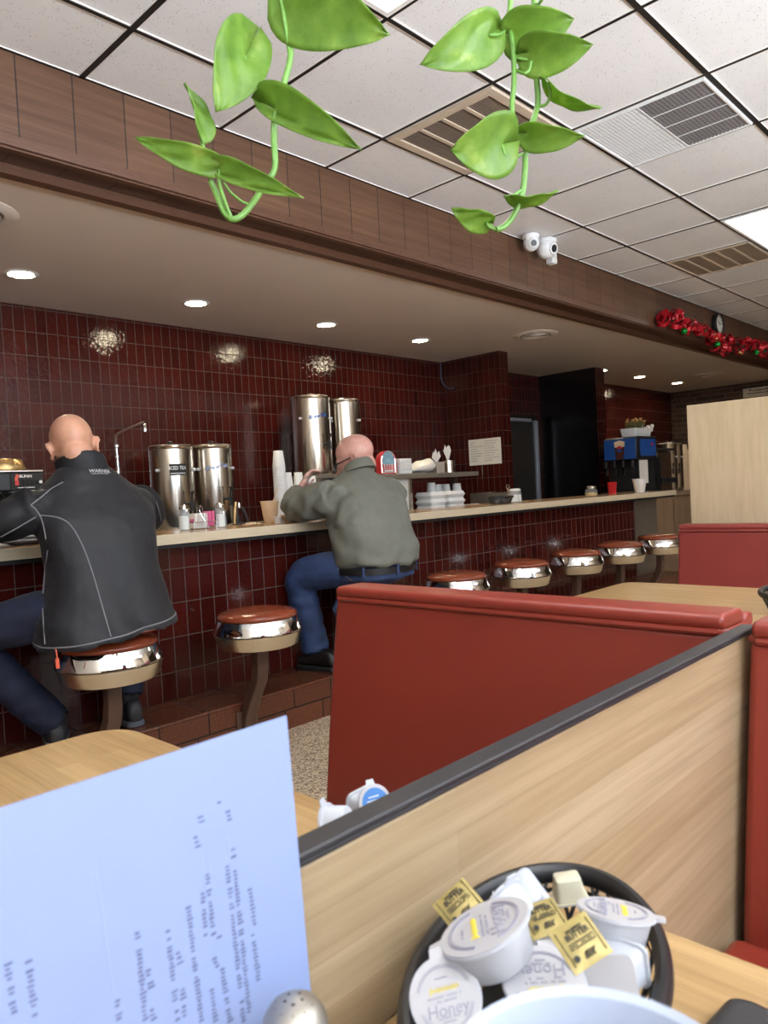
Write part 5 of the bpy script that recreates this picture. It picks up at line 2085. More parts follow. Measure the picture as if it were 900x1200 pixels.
for x, y, r in ((2.65, 3.24, 20), (2.70, 3.29, 70), (2.73, 3.235, -30)):
    bm = BM()
    obox(bm, (x, y, CT + .019), (.07, .045, .014), rotm('Z', r))
    f_ = obj('toast', bm, 'cola', None, bevel=.004)
    tag(f_, {20: 'dark toast piece at the left of the white plate by the olive shirt', 70: 'dark toast piece at the back of the white plate by the olive shirt', -30: 'dark toast piece at the right of the white plate by the olive shirt'}[r], 'toast', 'toast on the plate')
t = thing('plate', 'white plate in front of the man in the dark jacket', 'plate', (1.2, 3.2, CT))
bm = BM()
lathe(bm, [(.001, 0), (.06, 0), (.07, .004), (.11, .014), (.112, .016), (.108, .0165), (.068, .008), (.001, .006)], (1.2, 3.25, CT + .0005), 44)
obj('plate_body', bm, 'ceramic', t)

# nested foam cup stacks on the back counter
cup0 = None
for (x, y, n, r, lab, grp, zb) in [(3.175, 4.02, 24, .043, 'white foam cup in the tallest nested stack behind the counter, left of the others', 'cups in the tallest stack', BT),
                                   (3.275, 4.06, 18, .038, 'white foam cup in the middle nested stack of the three behind the counter', 'cups in the middle stack', BT),
                                   (3.385, 4.075, 18, .038, 'white foam cup in the right nested stack of the three behind the counter', 'cups in the right stack', BT),
                                   (3.50, 4.07, 15, .04, 'white foam cup in the short stack under the tall urn, by the olive sleeve', 'cups in the short stack', BT)]:
    for k in range(n):
        if cup0 is None:
            bm = BM()
            lathe(bm, [(.72, .0), (.735, .0), (.75, .03), (.98, 2.3), (1.05, 2.32), (1.05, 2.42), (.98, 2.44), (.967, 2.42), (.736, .03), (.001, .03), (.001, 0)], (0, 0, 0), 28, None, False)
            bmesh.ops.scale(bm, vec=(.04, .04, .04), verts=bm.verts)
            bmesh.ops.rotate(bm, matrix=Matrix.Rotation(PI, 3, 'X'), verts=bm.verts)
            bmesh.ops.translate(bm, vec=(0, 0, .0976), verts=bm.verts)
            c_ = cup0 = obj('stacked_foam_cup', bm, 'white_matte', None)
            tag(c_, lab, 'cup', grp)
            pitch = .0165
        else:
            c_ = cup0.copy()
            COL.objects.link(c_)
            c_['label'] = lab
            c_['group'] = grp
        c_.scale = (r / .04,) * 3
        c_.location = (x, y, zb + k * .0158 * r / .04)

# pass-through station right of the olive shirt
t = thing('steel_service_station', 'steel service shelf on a post behind the counter, holding the jukebox and boxes', 'shelf', (4.4, 3.85, 0))
bm = BM()
box(bm, (3.80, 3.70, 1.168), (4.36, 4.0, 1.206))
obj('thick_shelf', bm, 'steel_matte', t, smooth=False, bevel=.004)
bm = BM()
box(bm, (4.36, 3.74, 1.172), (5.06, 4.0, 1.206))
obj('upper_shelf', bm, 'steel_matte', t, smooth=False, bevel=.003)
bm = BM()
box(bm, (3.95, 3.76, .0), (4.19, 3.98, 1.168))
obj('post', bm, 'clock_face', t, smooth=False, bevel=.004)
bm = BM()
box(bm, (4.19, 3.75, .0), (4.225, 3.98, 1.168))
obj('steel_corner', bm, 'steel', t, smooth=False, bevel=.004)
bm = BM()
box(bm, (4.225, 3.51, .86), (5.15, 4.02, .90))
obj('lower_deck', bm, 'steel_matte', t, smooth=False, bevel=.003)
for x in (4.3, 5.1):
    bm = BM()
    box(bm, (x - .02, 3.8, 0), (x + .02, 3.84, .86))
    obj('leg', bm, 'steel', t, smooth=False)
bm = BM()
box(bm, (4.98, 3.94, .9), (5.03, 3.99, 1.172))
obj('rear_upright', bm, 'steel', t, smooth=False)
# mini jukebox
t = thing('tabletop_jukebox', 'small red and chrome arched jukebox on the steel shelf', 'jukebox', (4.02, 3.85, 1.2065))
arch = [(-.062, 0), (.062, 0), (.062, .105)] + [(.062 * math.cos(a), .105 + .062 * math.sin(a)) for a in [PI * k / 12 for k in range(1, 12)]] + [(-.062, .105)]
JM = Matrix.Translation((4.035, 3.83, 1.2068)) @ Matrix.Rotation(math.radians(-24), 4, 'Z')


def jprism(bm, poly, y0, y1):
    prism(bm, poly, lambda u, v, d: JM @ V((u, d, v)), y0, y1)


bm = BM()
jprism(bm, [(u * 1.05, v * 1.05) for u, v in arch], -.04, .05)
obj('case', bm, 'red_plastic', t, bevel=.006, bseg=3)
bm = BM()
rr = []
for u, v in arch:
    c = JM @ V((u * .86, -.043, .012 + v * .9))
    rr.append([c + q for q in (V((.006, 0, 0)), V((0, 0, .006)), V((-.006, 0, 0)), V((0, -.006, 0)))])
loft(bm, rr, False, True)
obj('chrome_arch', bm, 'chrome', t)
bm = BM()
jprism(bm, [(u * .72, .09 + (v - .03) * .6) for u, v in arch], -.0465, -.0405)
obj('title_window', bm, 'blue_screen', t)
bm = BM()
jprism(bm, [(-.035, .02), (.035, .02), (.035, .08), (-.035, .08)], -.0465, -.0405)
sp_ = obj('selector_panel', bm, 'white_edge', t, bevel=.002)
bm = BM()
for k in range(5):
    jprism(bm, [(-.03 + k * .0125, .03), (-.021 + k * .0125, .03), (-.021 + k * .0125, .07), (-.03 + k * .0125, .07)], -.049, -.0466)
obj('selector_key', bm, 'red_plastic', sp_, bevel=.001)
bx0 = None
for k in range(4):
    if bx0 is None:
        bm = BM()
        prism(bm, rounded_rect(.07, .07, .012, 4), lambda u, v, d: (u, v, d), 0, .0285)
        bx0 = c_ = obj('foam_box', bm, 'white_matte', None, bevel=.004)
        tag(c_, 'white foam box in the small stack beside the jukebox', 'box', 'foam boxes by the jukebox')
        c_.location = (4.225, 3.87, 1.2068)
    else:
        c_ = bx0.copy()
        COL.objects.link(c_)
        c_.location = (4.225 + random.uniform(-.003, .003), 3.87, 1.2068 + k * .0292)
t = thing('foam_cup', 'white cup between the jukebox and the stack of foam boxes', 'cup', (4.13, 3.79, 1.2068))
bm = BM()
lathe(bm, [(.001, 0), (.022, 0), (.03, .085), (.032, .088), (.028, .088), (.02, .005), (.001, .004)], (4.125, 3.775, 1.2068), 24)
obj('cup_wall', bm, 'white_matte', t)
t = thing('plastic_bag', 'crumpled white plastic bag lying on the steel shelf', 'bag', (4.45, 3.87, 1.2068))
bm = BM()
ball(bm, (4.455, 3.86, 1.257), (.145, .10, .05), None, 30, 18)
for v in bm.verts:
    f = max(0, (v.co.x - 4.31) / .29)
    v.co.z = 1.2075 + max(0, v.co.z - 1.2075) * (.45 + 1.0 * f)
    v.co += V((0, 0, max(0, .016 * noise.noise(v.co * 22)) if v.co.z > 1.215 else 0)) + V((.01 * noise.noise(v.co * 20 + V((5, 0, 0))), .01 * noise.noise(v.co * 18), 0))
    v.co.z = max(v.co.z, 1.2075)
obj('crumpled_film', bm, 'bag', t)
for i, (x, y, lab) in enumerate([(4.655, 3.86, 'wax paper bags fanned out in the dark holder on the steel shelf'), (4.83, 3.88, 'wax paper bags fanned out in the steel canister on the shelf')]):
    t = thing('canister', 'dark square holder on the steel shelf' if i == 0 else 'steel canister at the right end of the shelf', 'container', (x, y, 1.2068))
    bm = BM()
    if i == 0:
        prism(bm, rounded_rect(.05, .045, .006, 3), lambda u, v, d: (x + u, y + v, d), 1.2068, 1.295)
    else:
        lathe(bm, [(.001, 0), (.055, 0), (.055, .1), (.052, .1), (.052, .01), (.001, .01)], (x, y, 1.2068), 28)
    obj('container_wall', bm, 'louver' if i == 0 else 'steel', t, bevel=.002 if i == 0 else 0)
    t = thing('paper_bags', lab, 'paper bags', (x, y, 1.2068))
    bm = BM()
    for k in range(7):
        a = -.5 + k * .17 + random.uniform(-.05, .05)
        base = V((x + .028 * a, y - .02 + .006 * k, 1.297 if i == 0 else 1.3085))
        top = base + V((math.sin(a) * .09, 0, math.cos(a) * random.uniform(.07, .095) + (0 if i == 0 else .03)))
        s = V((math.cos(a), 0, -math.sin(a))) * .022
        q_ = random.uniform(-.6, .6)
        s = s * .8
        pts = [base - s * .7, base + s * .7, top + s * (1.0 + q_) - UP * .02, top + s * q_ + UP * .012, top - s * 1.0 - UP * random.uniform(0, .03)]
        loft(bm, [pts, [p + V((0, .002, 0)) for p in pts]])
    obj('paper_sheet', bm, 'paper', t, smooth=False)
# foam containers on the lower deck
fc = None
for x, y, z, lab in [(4.40, 3.72, .9005, 'left'), (4.40, 3.72, .953, 'left'), (4.62, 3.71, .9005, 'right'), (4.62, 3.71, .953, 'right'), (4.62, 3.71, 1.0055, 'right'), (4.40, 3.72, 1.0055, 'left'), (4.305, 3.595, .9005, 'low'), (4.86, 3.68, .9005, 'end')]:
    L = {'left': 'white hinged foam takeout box in the left pile under the steel shelf', 'right': 'white hinged foam takeout box in the right pile under the steel shelf', 'low': 'single foam takeout box at the left, nearest the counter, under the shelf', 'end': 'single low foam takeout box at the right end under the shelf'}[lab]
    G_ = {'left': 'left pile of foam takeout boxes', 'right': 'right pile of foam takeout boxes'}.get(lab, 'single foam takeout boxes')
    if fc is None:
        fc = t = thing('takeout_box', L, 'takeout box', (0, 0, 0), 0, G_)
        bm = BM()
        loft(bm, [[V((u * s, v * s, z_)) for u, v in rounded_rect(.1, .085, .02, 4)] for s, z_ in ((.86, 0), (.88, .001), (.99, .024), (1.02, .0245), (1.02, .026))])
        obj('tray', bm, 'white_matte', t)
        bm = BM()
        loft(bm, [[V((u * s, v * s, z_)) for u, v in rounded_rect(.1, .085, .02, 4)] for s, z_ in ((1.02, .0262), (1.02, .028), (.99, .0285), (.87, .051), (.85, .0515))])
        obj('lid', bm, 'white_matte', t)
        t.location = (x, y, z)
    else:
        t = dup(fc, (x, y, z), random.uniform(-.04, .04), L, G_, {'end': (.55, .6, .8), 'low': (.55, .4, .7)}.get(lab))
for x, y, n, lab in [(4.66, 3.93, 9, 'first'), (4.76, 3.945, 8, 'second'), (4.87, 3.95, 8, 'third'), (4.955, 3.90, 8, 'fourth')]:
    for k in range(n):
        c_ = cup0.copy()
        COL.objects.link(c_)
        c_['label'] = 'upturned foam cup in the %s nested stack from the left under the steel shelf' % lab
        c_['group'] = '%s cup stack under the steel shelf' % lab
        c_.location = (x, y, .9005 + k * .0158)
t = thing('steel_pan', 'rectangular steel pan standing behind the counter under the posted sheet', 'pan', (5.25, 3.85, .9))
bm = BM()
PX0, PX1, PY0, PY1 = 5.2, 5.56, 3.72, 3.95
for lo, hi in [((PX0, PY0, .88), (PX1, PY0 + .006, 1.02)), ((PX0, PY1 - .006, .88), (PX1, PY1, 1.02)), ((PX0, PY0 + .006, .88), (PX0 + .006, PY1 - .006, 1.02)), ((PX1 - .006, PY0 + .006, .88), (PX1, PY1 - .006, 1.02)), ((PX0 + .006, PY0 + .006, .88), (PX1 - .006, PY1 - .006, .886))]:
    box(bm, lo, hi)
obj('pan_wall', bm, 'steel_matte', t, smooth=False)
bm = BM()
box(bm, (PX0 - .01, PY0 - .012, 1.0205), (PX1 + .01, PY0 + .012, 1.026))
box(bm, (PX0 - .01, PY1 - .012, 1.0205), (PX1 + .01, PY1 + .012, 1.026))
obj('rim', bm, 'steel', t, smooth=False)
t = thing('prep_stand', 'dark stand under the steel pan behind the counter', 'stand', (5.38, 3.85, 0))
bm = BM()
box(bm, (5.19, 3.70, .84), (5.62, 3.98, .8795))
obj('top', bm, 'steel_matte', t, smooth=False)
for x in (5.22, 5.59):
    for y in (3.73, 3.95):
        bm = BM()
        box(bm, (x - .015, y - .015, 0), (x + .015, y + .015, .84))
        obj('leg', bm, 'steel', t, smooth=False)

# posted sheet and cable on the side wall
t = thing('posted_sign_sheet', 'white posted sheet of ruled columns taped to the red tiled wall end', 'notice', (5.879, 4.26, 1.41))
bm = BM()
box(bm, (5.8775, 4.072, 1.287), (5.8795, 4.452, 1.537))
obj('paper_sheet', bm, 'paper', t, smooth=False)
bm = BM()
for c0, c1 in ((4.43, 4.29), (4.25, 4.095)):
    for k in range(9):
        z = 1.512 - k * .023
        y = c0 if c0 > 4.4 else c0
        L = random.uniform(.3, 1) * abs(c0 - c1)
        yy = c0
        while yy > c0 - L:
            w = random.uniform(.006, .02)
            box(bm, (5.877, yy - w, z - .0028), (5.8774, yy, z + .0028))
            yy -= w + .005
box(bm, (5.877, 4.265, 1.30), (5.8774, 4.267, 1.52))
obj('handwriting', bm, 'lid_print', t, smooth=False)
t = thing('wall_cable', 'blue grey cable curving from the low ceiling onto the red tiled wall end', 'cable', (5.87, 4.7, 2.2))
bm = BM()
tube(bm, catmull([(5.86, 4.738, 2.344), (5.862, 4.738, 2.17), (5.868, 4.70, 2.10), (5.872, 4.65, 2.07), (5.872, 4.585, 2.065)], 6), .006, 8)
obj('cable', bm, 'blue_conduit', t)
bm = BM()
lathe(bm, [(.001, 0), (.014, 0), (.014, .01), (.001, .01)], (5.8795, 4.575, 2.065), 16, rotm('Y', -90))
obj('wall_clip', bm, 'steel', t)

# right part of the counter
b2 = dup(bk, (4.61, 3.22, CT), 0, 'small black basket of white packets on the counter beside the square shakers', None, .95)
c2 = 'packets in the basket on the counter'
for k, (x, y, r, z) in enumerate([(4.555, 3.21, .3, .03), (4.60, 3.235, -.4, .045), (4.66, 3.215, .9, .035)]):
    o = creamer(['white creamer at the left of the small basket on the counter', 'white creamer on top in the small basket on the counter', 'white creamer at the right of the small basket on the counter'][k], (x, y, CT + z), UP + RIGHT * r, FWD, 'milk', False, c2)
for k, (x, y, lab) in enumerate([(4.86, 3.27, 'squat white sugar pourer with a wire loop, left one right of the small basket'), (4.945, 3.30, 'squat white sugar pourer, right one beside the small basket on the counter')]):
    shaker(lab, x, y, CT, .04, .105, 'salt', None, 'white_plastic')
t = thing('wire_rack', 'chrome wire loop holder around the squat sugar pourers', 'rack', (4.9, 3.28, CT))
bm = BM()
tube(bm, catmull([(4.90, 3.345, CT + .005), (4.90, 3.35, CT + .09), (4.88, 3.35, CT + .125), (4.90, 3.35, CT + .14), (4.92, 3.35, CT + .125), (4.905, 3.35, CT + .09)], 5), .003, 6)
tube(bm, [(4.80, 3.21, CT + .003), (5.0, 3.235, CT + .003), (5.0, 3.36, CT + .003), (4.80, 3.335, CT + .003)], .003, 6, False, 1, True)
obj('wire', bm, 'chrome', t)
t = thing('condiment_jar', 'small glass jar of yellow grains standing alone on the counter', 'jar', (5.95, 3.2, CT))
bm = BM()
lathe(bm, [(.001, 0), (.05, 0), (.054, .006), (.054, .05), (.04, .064), (.04, .066), (.001, .066)], (5.95, 3.2, CT + .0005), 28)
obj('glass_body', bm, 'glass', t)
bm = BM()
lathe(bm, [(.001, .004), (.048, .004), (.05, .03), (.001, .036)], (5.95, 3.2, CT + .0005), 24)
obj('grains', bm, 'pepper', t)
bm = BM()
lathe(bm, [(.001, .067), (.043, .067), (.043, .085), (.038, .09), (.001, .09)], (5.95, 3.2, CT + .0005), 24)
obj('lid', bm, 'steel', t)
t = thing('plastic_tumbler', 'red plastic tumbler on the counter in front of the drinks dispenser', 'cup', (6.53, 3.3, CT))
bm = BM()
lathe(bm, [(.001, 0), (.034, 0), (.044, .108), (.046, .11), (.042, .11), (.032, .005), (.001, .004)], (6.54, 3.3, CT + .0005), 28)
obj('cup_wall', bm, 'red_plastic', t)
t = thing('foam_cup', 'white foam cup at the far end of the counter', 'cup', (6.69, 3.1, CT))
bm = BM()
lathe(bm, [(.001, 0), (.042, 0), (.044, .003), (.062, .118), (.066, .12), (.066, .128), (.061, .129), (.057, .118), (.04, .006), (.001, .005)], (6.69, 3.10, CT + .0005), 36)
obj('cup_wall', bm, 'white_matte', t)

# soda dispenser
CB = .9005
t = thing('soda_dispenser', 'blue and black soda dispenser with a cola cup picture at the counter end', 'drinks machine', (7.75, 3.66, CB))
fx = 7.45
bm = BM()
box(bm, (fx + .1, 3.50, CB), (fx + .5, 3.84, 1.2745))
obj('cabinet', bm, 'black_matte', t, smooth=False, bevel=.008)
bm = BM()
prism(bm, [(fx, 1.275), (fx + .5, 1.275), (fx + .5, 1.52), (fx + .06, 1.52), (fx + .01, 1.50)], lambda u, v, d: (u, d, v), 3.47, 3.84)
hd = obj('illuminated_head', bm, 'black_plastic', t, bevel=.008)
bm = BM()
prism(bm, [(fx - .006, 1.285), (fx - .001, 1.285), (fx + .0095, 1.50), (fx + .003, 1.495)], lambda u, v, d: (u, d, v), 3.478, 3.832)
pf = obj('blue_front_panel', bm, 'pepsi_blue', hd, bevel=.002)
bm = BM()
prism(bm, rounded_rect(.19, .09, .03, 5), lambda u, v, d: (fx + .27 + u, d, 1.40 + v), 3.462, 3.4695)
obj('blue_side_panel', bm, 'pepsi_blue', hd, bevel=.002)
# cup picture on the front panel
bm = BM()
prism(bm, [(-.055, .03), (.055, .03), (.06, .085), (0, .10), (-.06, .085)], lambda u, v, d: (fx - .006 + d + (v + .1) * .045, 3.655 - u, 1.385 + v), -.004, -.001)
obj('cup_picture', bm, 'tan_foam', hd)
bm = BM()
prism(bm, [(-.04, -.1), (.04, -.1), (.055, .03), (-.055, .03)], lambda u, v, d: (fx - .006 + d + (v + .1) * .045, 3.655 - u, 1.385 + v), -.004, -.001)
obj('cola_picture', bm, 'cola', hd)
for nm, mm, a0, a1 in (('red_emblem_half', 'red_plastic', 0, PI), ('blue_emblem_half', 'pepsi_blue', PI, 2 * PI)):
    bm = BM()
    prism(bm, [(.03 * math.cos(a0 + (a1 - a0) * k / 12), .03 * math.sin(a0 + (a1 - a0) * k / 12) + (.004 if a0 == 0 else -.004)) for k in range(13)], lambda u, v, d: (fx - .006 + d + (v + .11) * .045, 3.655 - u, 1.395 + v), -.0075, -.0045)
    obj(nm, bm, mm, hd)
    bm = BM()
    prism(bm, [(.028 * math.cos(a0 + (a1 - a0) * k / 12), .028 * math.sin(a0 + (a1 - a0) * k / 12) + (.004 if a0 == 0 else -.004)) for k in range(13)], lambda u, v, d: (fx + .36 + u, 3.4615 + d, 1.42 + v), -.004, -.0005)
    obj(nm, bm, mm, hd)
bm = BM()
box(bm, (fx, 3.50, CB), (fx + .1, 3.90, CB + .04))
obj('drip_tray', bm, 'black_plastic', t, smooth=False, bevel=.004)
for k in range(4):
    bm = BM()
    y = 3.55 + k * .1
    lathe(bm, [(.001, 1.20), (.018, 1.20), (.026, 1.274), (.001, 1.274)], (fx + .055, y, 0), 16)
    nz_ = obj('nozzle', bm, 'black_plastic', t)
    bm = BM()
    obox(bm, (fx + .075, y, 1.16), (.008, .03, .09), rotm('Y', 14))
    obj('lever', bm, 'black_plastic', nz_, bevel=.002)
bm = BM()
box(bm, (fx + .115, 3.494, 1.02), (fx + .31, 3.4995, 1.27))
obj('white_side_plate', bm, 'white_edge', t, smooth=False)
# ice / creamer unit beside
t = thing('iced_drink_unit', 'steel drink unit with a dark shelf right of the soda dispenser', 'drinks machine', (8.2, 3.6, CB))
bm = BM()
box(bm, (8.02, 3.50, CB), (8.40, 3.86, 1.36))
obj('steel_body', bm, 'steel', t, smooth=False, bevel=.01)
bm = BM()
box(bm, (7.965, 3.47, 1.365), (8.42, 3.88, 1.395))
obj('top_slab', bm, 'black_plastic', t, smooth=False, bevel=.004)
bm = BM()
box(bm, (7.97, 3.42, 1.01), (8.36, 3.4995, 1.065))
obj('black_shelf', bm, 'black_plastic', t, smooth=False, bevel=.004)
bm = BM()
box(bm, (7.99, 3.46, CB), (8.018, 3.86, 1.3))
obj('black_side', bm, 'black_matte', t, smooth=False)
# planter on top of the dispenser
t = thing('white_planter', 'white box planter with small tan flowers on top of the soda dispenser', 'planter', (7.78, 3.6, 1.52))
bm = BM()
loft(bm, [[V((7.74 + u * s, 3.60 + v * s, z)) for u, v in rounded_rect(.2, .09, .02, 4)] for s, z in ((.86, 1.5205), (.9, 1.525), (1., 1.60), (1.0, 1.61), (.93, 1.611), (.9, 1.59))])
obj('planter_box', bm, 'white_plastic', t)
bm = BM()
for k in range(150):
    p = V((7.74 + random.uniform(-.16, .12), 3.60 + random.uniform(-.06, .06), 1.59))
    q = p + V((random.uniform(-.06, .05), random.uniform(-.04, .04), random.uniform(.05, .125)))
    tube(bm, [p, p.lerp(q, .6) + UP * .01, q], [.002, .006, .0015], 5)
g = obj('foliage', bm, 'foliage', t)
bm = BM()
for k in range(40):
    ball(bm, (7.73 + random.uniform(-.15, .13), 3.60 + random.uniform(-.06, .05), 1.65 + random.uniform(0, .07)), random.uniform(.009, .016), None, 7, 5)
obj('blossoms', bm, 'blossom', t)
bm = BM()
for k in range(26):
    ball(bm, (7.9 + random.uniform(-.06, .05), 3.57 + random.uniform(-.07, .05), 1.60 + random.uniform(-.05, .05)), random.uniform(.014, .024), None, 8, 6)
obj('white_blossoms', bm, 'white_matte', t)
for v_ in (0,):
    pass
urn('beverage_urn', 'slim steel urn on the far cabinet, right of the steel drink unit', 8.66, 3.66, CB, .11, .56, False, 0, .25, -135, -150)
urn('beverage_urn', 'farthest slim steel urn on the cabinet, beside the pale cup stacks', 8.93, 3.70, CB, .11, .56, False, 0, .25, -135, -150)
for x, y, n, lab in [(9.22, 3.70, 30, 'taller pale nested cup in the stack right of the far urns'), (9.52, 3.70, 26, 'pale nested cup in the shorter stack beside the wood screen')]:
    for k in range(n):
        c_ = cup0.copy()
        COL.objects.link(c_)
        c_['label'] = lab
        c_['group'] = 'taller far cup stack' if n == 30 else 'shorter far cup stack'
        c_.scale = (1.6, 1.6, 1.05)
        if k == 0 and n == 30:
            fm = c_.data.copy()
            fm.materials.clear()
            fm.materials.append(MT['tan_foam'])
        c_.data = fm
        c_.location = (x, y, CB + k * .0158)
# sign on the brick wall
t = thing('wall_sign', 'pale oblong sign with small dark writing high on the brick wall', 'sign', (11.29, 3.4, 2.2))
bm = BM()
box(bm, (11.27, 2.95, 2.135), (11.299, 3.63, 2.262))
obj('board', bm, 'sign_board', t, smooth=False, bevel=.003)
bm = BM()
for z, y0_, n, w in ((2.225, 3.50, 16, .022), (2.185, 3.56, 20, .02)):
    for k in range(n):
        if random.random() < .85:
            box(bm, (11.2685, y0_ - k * .03 - w, z - .009), (11.2697, y0_ - k * .03, z + random.uniform(.004, .01)))
ball(bm, (11.2695, 3.53, 2.235), (.001, .014, .014), None, 12, 8)
ball(bm, (11.2695, 3.28, 2.155), (.001, .03, .01), None, 12, 8)
obj('writing', bm, 'ink_black', t, smooth=False)

# ------------------------------------------------------------------ hanging pothos
def leaf(parent, base, tip, width, roll=0., fold=.25, droop=.12, lobe=.3, flip=1, asym=1.0):
    base, tip = V(base), V(tip)
    a = tip - base
    L = a.length
    a.normalize()
    toc = (CAM - (base + tip) / 2).normalized()
    n = (toc - a * toc.dot(a)).normalized()
    n = Matrix.Rotation(math.radians(roll), 3, a) @ n
    s = a.cross(n)
    N, K = 18, 6
    bm = BM()
    rows = []
    for i in range(N + 1):
        t_ = i / N
        w = (math.sin(PI * min(1, t_ ** .6 * 1.0)) ** .75) if 0 < t_ < 1 else 0
        w = max(w * (1 - .12 * t_), .002)
        row = []
        for k in range(-K, K + 1):
            u = k / K
            ww = width * (asym if u < 0 else 1)
            back = lobe * L * abs(u) ** 1.3 * (1 - t_) ** 2.2
            x = t_ * L - back
            y = u * w * ww
            z = fold * abs(y) - droop * L * (t_ ** 2) + .06 * L * math.sin(PI * t_) - .02 * L * math.sin(abs(u) * PI) + .0015 * math.sin(t_ * 14 + u * 5)
            row.append(bm.verts.new(base + a * x + s * y + n * (z * flip)))
        rows.append(row)
    for i in range(N):
        for k in range(2 * K):
            bm.faces.new([rows[i][k], rows[i][k + 1], rows[i + 1][k + 1], rows[i + 1][k]])
    o = obj('leaf', bm, 'leaf', parent, angle=180)
    md = o.modifiers.new('s', 'SOLIDIFY')
    md.thickness = .0007
    return o


def stem(parent, pts, r, name='stem'):
    bm = BM()
    q = catmull(pts, 5)
    rs = r if isinstance(r, list) else [r] * len(q)
    if len(rs) != len(q):
        rs = [rs[min(len(rs) - 1, int(i / len(q) * len(rs)))] for i in range(len(q))]
    tube(bm, q, rs, 9)
    return obj(name, bm, 'vine', parent)


def pot(parent, c):
    c = V(c)
    bm = BM()
    lathe(bm, [(.001, -.11), (.06, -.11), (.085, -.01), (.09, -.008), (.09, .01), (.08, .012), (.075, -.005), (.001, -.02)], c, 32)
    obj('pot', bm, 'terracotta', parent)
    bm = BM()
    lathe(bm, [(.001, -.012), (.074, -.006), (.074, -.002), (.001, .002)], c, 24)
    obj('soil', bm, 'soil', parent)
    bm = BM()
    hk = V((c.x, c.y, ZC - .005))
    for k in range(3):
        a = 2 * PI * k / 3
        tube(bm, [c + V((.085 * math.cos(a), .085 * math.sin(a), .01)), hk - UP * .06], .0016, 5)
    tube(bm, [hk - UP * .06, hk], .004, 6)
    obj('hanger', bm, 'steel', parent)


W1 = 1.0
pA = V((0.6817, 0.7980, 1.9391))
t = thing('hanging_pothos', 'left hanging pothos vine curling up at its end, against the wooden beam', 'plant', pA)
pot(t, pA + V((0, 0, .09)))
stem(t, [pA + V((.06, .03, .09)), pA + V((.085, .04, .105)), pA + V((.07, .02, .05)), (0.6675, 0.7781, 1.7961), (0.6688, 0.7748, 1.7500), (0.6708, 0.7708, 1.7016), (0.6684, 0.7722, 1.6720), (0.6630, 0.7768, 1.6471), (0.6510, 0.7875, 1.6044), (0.6473, 0.7898, 1.5679), (0.6457, 0.7898, 1.5267), (0.6375, 0.7976, 1.5078), (0.6224, 0.8122, 1.4802), (0.6089, 0.8183, 1.4630), (0.5961, 0.8241, 1.4562), (0.5889, 0.8321, 1.4670), (0.5839, 0.8382, 1.4901), (0.5765, 0.8393, 1.5065)], .0042)
stem(t, [(0.6685, 0.7721, 1.6742), (0.6637, 0.7710, 1.7011), (0.6584, 0.7706, 1.7323), (0.6527, 0.7702, 1.7564)], .003, 'petiole')
stem(t, [(0.6457, 0.7926, 1.5956), (0.6348, 0.7974, 1.6119), (0.6193, 0.8001, 1.6390), (0.6140, 0.7996, 1.6656)], .0024, 'petiole')
stem(t, [(0.6457, 0.7898, 1.5267), (0.6426, 0.7869, 1.5542), (0.6410, 0.7824, 1.5801), (0.6411, 0.7757, 1.5943)], .0028, 'petiole')
stem(t, [(0.5961, 0.8241, 1.4562), (0.5881, 0.8260, 1.4762), (0.5812, 0.8270, 1.5004), (0.5793, 0.8224, 1.5172)], .0026, 'petiole')
stem(t, [(0.5765, 0.8393, 1.5065), (0.5703, 0.8394, 1.5294), (0.5654, 0.8386, 1.5586)], .0026, 'petiole')
stem(t, [(0.6199, 0.8147, 1.4781), (0.6092, 0.8188, 1.4813), (0.5966, 0.8250, 1.4925), (0.5881, 0.8271, 1.5034)], .0018, 'petiole')
leaf(t, (0.6561, 0.7663, 1.7471), (0.7239, 0.6493, 1.6686), .052, 8, .25, .08, .15)
leaf(t, (0.6139, 0.7996, 1.6645), (0.5718, 0.8041, 1.5848), .047, -14, .2, .08, .6, 1, .72)
leaf(t, (0.6404, 0.7765, 1.5966), (0.6854, 0.6761, 1.5220), .014, 12, .2, .1, .3, 1, 2.7)
leaf(t, (0.5802, 0.8216, 1.5194), (0.4914, 0.8791, 1.5500), .021, -15, .25, .08, .12, 1, .8)
leaf(t, (0.5792, 0.8225, 1.5161), (0.6281, 0.7260, 1.4608), .010, 15, .25, .1, .14, 1, 2.4)
leaf(t, (0.5653, 0.8386, 1.5575), (0.5536, 0.8465, 1.6304), .02, 55, .5, .05, .1)

pB = V((0.9502, 0.5771, 1.9540))
t = thing('hanging_pothos', 'right hanging pothos vine with two stems hanging in front of the ceiling grilles', 'plant', pB)
pot(t, pB + V((0, 0, .09)))
stem(t, [pB + V((.05, .03, .09)), pB + V((.085, .04, .105)), pB + V((.06, .02, .05)), (0.9363, 0.5567, 1.8059), (0.9352, 0.5558, 1.7582), (0.9332, 0.5565, 1.7225), (0.9303, 0.5580, 1.6869), (0.9312, 0.5554, 1.6450), (0.9302, 0.5551, 1.6128), (0.9217, 0.5626, 1.5800), (0.9149, 0.5684, 1.5471), (0.9081, 0.5670, 1.5189), (0.8996, 0.5674, 1.4864), (0.8896, 0.5765, 1.4564), (0.8747, 0.5842, 1.4389), (0.8629, 0.5890, 1.4342)], .0042)
stem(t, [pB + V((-.05, -.03, .09)), pB + V((-.08, -.04, .105)), pB + V((-.05, -.02, .05)), (0.9069, 0.5726, 1.8005), (0.9034, 0.5743, 1.7535), (0.9009, 0.5757, 1.7241), (0.9019, 0.5725, 1.6708), (0.8999, 0.5731, 1.6354), (0.8962, 0.5755, 1.6002), (0.8984, 0.5713, 1.5527)], .0038)
